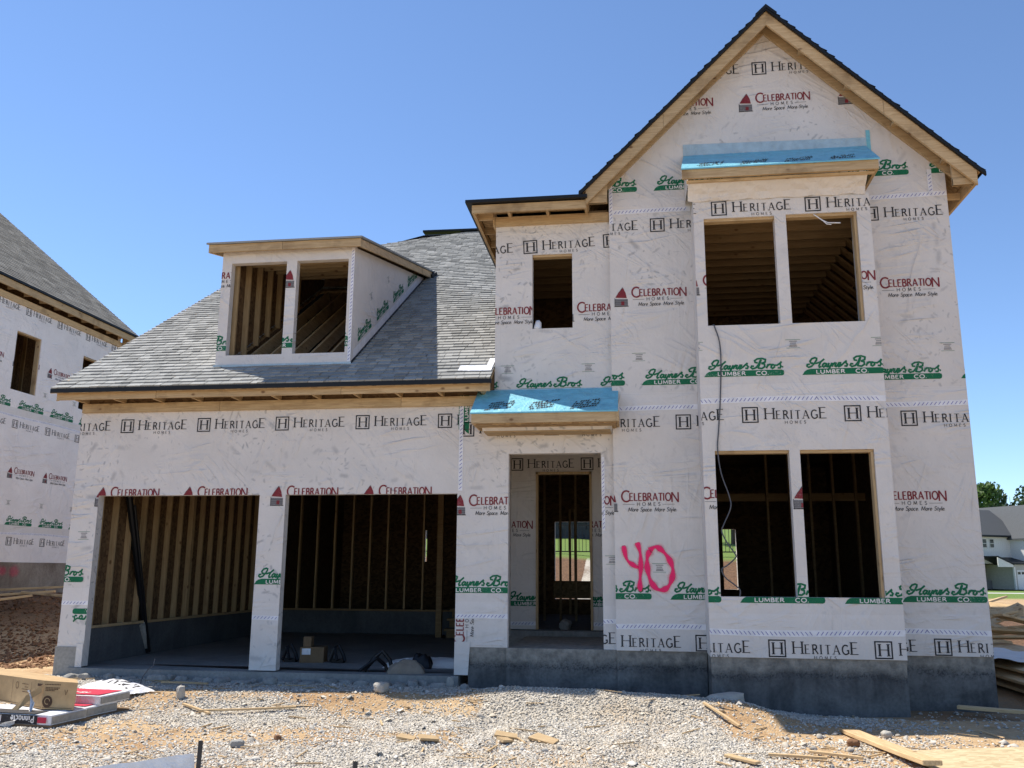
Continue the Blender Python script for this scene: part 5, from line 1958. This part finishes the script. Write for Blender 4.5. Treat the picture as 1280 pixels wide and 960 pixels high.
b.solid([(.0, -.012, .25), (-.05, -.06, .20), (-.13, -.09, .14), (-.20, -.10, .07), (-.26, -.12, .0), (-.19, -.13, -.01), (-.13, -.10, .05), (-.06, -.07, .12), (.0, -.02, .17)],
        [(0, 1, 7, 8), (1, 2, 6, 7), (2, 3, 5, 6), (3, 4, 5)], 'carton')
b.build("torn_flap", ct)
b = B('poly')
pts = [(-.10, -.10, .20), (-.06, -.11, .15), (-.01, -.13, .08), (.01, -.18, .0), (-.02, -.26, -.06), (-.10, -.33, -.10), (-.18, -.38, -.12), (-.24, -.42, -.16), (-.23, -.47, -.2), (-.20, -.55, -.22)]
wd = [.010, .016, .02, .026, .05, .085, .08, .055, .045, .03]
vs_ = []
for i, (p, w_) in enumerate(zip(pts, wd)):
    for a_ in (-1, -.3, .4, 1):
        vs_.append((p[0] + a_ * w_ * .6 + .01 * math.sin(i * 3 + a_ * 2), p[1] + .02 * math.sin(a_ * 4 + i), p[2] + a_ * w_ * .5 + .012 * math.cos(i * 2.1 + a_ * 5)))
b.solid(vs_, [(4 * i + j, 4 * i + j + 1, 4 * i + j + 5, 4 * i + j + 4) for i in range(len(pts) - 1) for j in range(3)])
o = b.build("plastic_strip", smooth=True); o.location = (-6.28, 9.11, zb + .16)
tag(o, "crumpled white plastic strip hanging from the torn carton", "plastic strip")
# printed plastic bag
def bag(name, label, loc, rz, sx, sy, sz, mat, seed, printed=False):
    rr = random.Random(seed)
    bm = bmesh.new()
    bmesh.ops.create_grid(bm, x_segments=22, y_segments=16, size=1)
    top = [v for v in bm.verts]
    for v in top:
        x, y = v.co.x, v.co.y
        e = max(0, (1 - abs(x) ** 3)) * max(0, (1 - abs(y) ** 3))
        v.co.z = e ** .6 * (1 + .35 * mnoise.noise(Vector((x * 2 + seed, y * 2, 0)))) + .10 * mnoise.noise(Vector((x * 6, y * 6 + seed, 1)))
        v.co = Vector((x * sx * (1 + .12 * mnoise.noise(Vector((y * 3, seed, 0)))), y * sy * (1 + .12 * mnoise.noise(Vector((x * 3, seed, 5)))), max(.004, v.co.z * sz)))
    r = bmesh.ops.duplicate(bm, geom=bm.verts[:] + bm.edges[:] + bm.faces[:])
    for g in r["geom"]:
        if isinstance(g, bmesh.types.BMVert):
            g.co.z = 0
    bmesh.ops.remove_doubles(bm, verts=bm.verts[:], dist=.0045)
    me = bpy.data.meshes.new(name)
    bm.to_mesh(me); bm.free()
    me.materials.append(M[mat]); me.materials.append(M['black'])
    for p in me.polygons:
        p.use_smooth = True
        c = p.center
        if printed and c.z > .01 and abs(c.y) < sy * .45 and abs(c.x) < sx * .8 and int((c.x + 5) / .045) % 3 == 0:
            p.material_index = 1
    o = bpy.data.objects.new(name, me)
    COL.objects.link(o)
    o.location = loc; o.rotation_euler = (0, 0, rz)
    return tag(o, label, "bag")
bag("plastic_bag", "white printed plastic bag on the ground behind the shingle bundles", G(-6.42, 10.72, .0), -.55, .52, .24, .10, 'poly', 3, True)
b = B('cable')
b.tube([(0, 0, 0), (.02, 0, .09), (.09, 0, .19), (.16, .01, .24), (.17, .01, .33)], .007)
o = b.build("wire_loop"); o.location = G(-6.6, 11.6, .0)
tag(o, "thin bent wire sticking out of the ground before the garage", "wire")

# ---- inside the garage
b = B('plastic_black')
b.tube([(-8.03, 14.25, -1.33), (-8.0, 12.85, 2.1)], .052, n=10)
b.tube([(-7.97, 14.18, -1.3), (-7.93, 13.3, 1.0)], .02, n=8)

o = b.build("drain_pipe")
bb = B('poly'); bb.tube([(-8.0295, 14.215, -1.25), (-8.021, 13.97, -.87)], .0535, 'conc2', n=10)
lab = bb.build("pipe_label", o)
tag(o, "long black pipe leaning against the studs inside the garage", "pipe")
cb = thing("stacked_carton", "small brown carton with white label on the garage floor", "carton", (-4.93, 13.5, -1.368), .15, None, local=True)
b = B('carton_d'); b.box(-.16, .2, -.12, .2, 0, .23); b.build("carton_body", cb, bevel=.005)
b = B('carton_d'); b.box(-.12, .0, -.10, .1, .232, .38); b.build("upper_carton", cb, bevel=.005)
b = B('poly'); b.box(-.13, .0, -.124, -.121, .12, .21); b.build("paper_label", cb)
for x, lb in ((-.33, "black tool clamp at the left of the small garage carton"), (.42, "black tool clamp at the right of the small garage carton")):
    b = B('plastic_black')
    b.tube([(-.12, 0, .03), (-.05, 0, .22), (.0, .02, .26), (.08, .02, .12), (.12, 0, .03)], .028)
    b.tube([(-.05, 0, .22), (.02, -.08, .05)], .022)
    b.box(-.08, .1, -.04, .06, .0, .06)
    o = b.build("tool_clamp"); o.location = (-4.93 + x, 13.45, -1.37)
    tag(o, lb, "tool", "black tools on the garage floor")
bag("canvas_bag", "tan canvas tool bag slumped on the edge of the garage slab", (-3.18, 12.42, -1.374), .25, .26, .15, .15, 'canvas', 9)
b = B('plastic_black')
b.tube([(-.25, 0, .02), (-.1, .02, .2), (0, 0, .28), (.1, .03, .16), (.16, 0, .0)], .03)
b.tube([(-.1, .02, .2), (.02, .1, .08), (.05, .1, .0)], .026)
b.tube([(-.3, -.05, .02), (-.2, -.03, .10), (-.08, .0, .18)], .02)
o = b.build("tool_harness"); o.location = (-3.52, 12.42, -1.372)
tag(o, "black harness lying against the tan canvas bag", "harness")
bag("crumpled_wrap", "crumpled white and blue wrap on the garage floor by the wall", (-2.95, 13.2, -1.374), .1, .75, .2, .12, 'band', 14)
bag("dark_pouch", "dark blue pouch lying on the crumpled wrap", (-3.1, 12.98, -1.372), .0, .16, .09, .19, 'plastic_black', 17)
b = B('metal')
b.solid([(-7.0, 12.75, -1.366), (-2.55, 12.55, -1.366), (-2.55, 12.50, -1.366), (-4.6, 12.40, -1.366), (-5.2, 12.55, -1.366), (-5.5, 12.45, -1.366), (-7.2, 12.70, -1.366)], [(0, 1, 2, 3, 4, 5, 6)])
o = b.build("floor_membrane")
tag(o, "dark edge strip of membrane on the garage slab", "membrane")
# things in the entry
rock("rubble_piece", "grey lump of rubble lying in the entry doorway", (-1.18, 15.0, -.86), (.13, .1, .1), 77, 'conc2')

# ---- at the windows
b = B('cable')
cp = [(1.08, 3.20), (1.14, 2.98), (1.15, 2.71), (1.12, 2.18), (1.08, 1.77), (1.06, 1.56), (1.09, 1.25), (1.18, .95), (1.19, .8), (1.1, .6), (1.07, .5), (1.14, .35), (1.22, .23), (1.22, .18), (1.12, .09), (1.05, .04), (1.09, -.06), (1.19, -.14), (1.26, -.21), (1.25, -.30)]
pp = []
for i in range(len(cp) - 1):
    p0, p1, p2, p3 = cp[max(i - 1, 0)], cp[i], cp[i + 1], cp[min(i + 2, len(cp) - 1)]
    for k in range(5):
        t = k / 5
        f_ = lambda a: .5 * (2 * p1[a] + (p2[a] - p0[a]) * t + (2 * p0[a] - 5 * p1[a] + 4 * p2[a] - p3[a]) * t * t + (3 * p1[a] - p0[a] - 3 * p2[a] + p3[a]) * t ** 3)
        pp.append((f_(0), YB - .016, f_(1)))
b.tube([(1.06, YB + .12, 3.23)] + pp, .0085, n=6)
o = b.build("hanging_cable", smooth=True)
tag(o, "thin grey cable hanging from the upper bay window past the lower one", "cable")
b = B('poly')
b.tube([(2.45, YB + .02, 4.70), (2.55, YB - .01, 4.60), (2.62, YB - .01, 4.56), (2.78, YB, 4.555)], .008, n=5)
b.tube([(2.55, YB - .01, 4.60), (2.60, YB - .02, 4.54), (2.66, YB - .02, 4.53)], .006, n=5)
o = b.build("plastic_string")
tag(o, "frayed white string dangling at the head of the upper right bay window", "string")
b = B('poly')
b.tube([(0, 0, 0), (0, 0, .02), (.01, 0, .10), (.0, 0, .13)], [.055, .058, .045, .03], n=14)
b.tube([(-.02, 0, .125), (-.02, 0, .145)], .018, 'black', n=10)
o = b.build("plastic_jug", smooth=True); o.location = (-1.34, YW + .06, 3.412)
tag(o, "white plastic jug standing on the sill of the window over the porch", "jug")
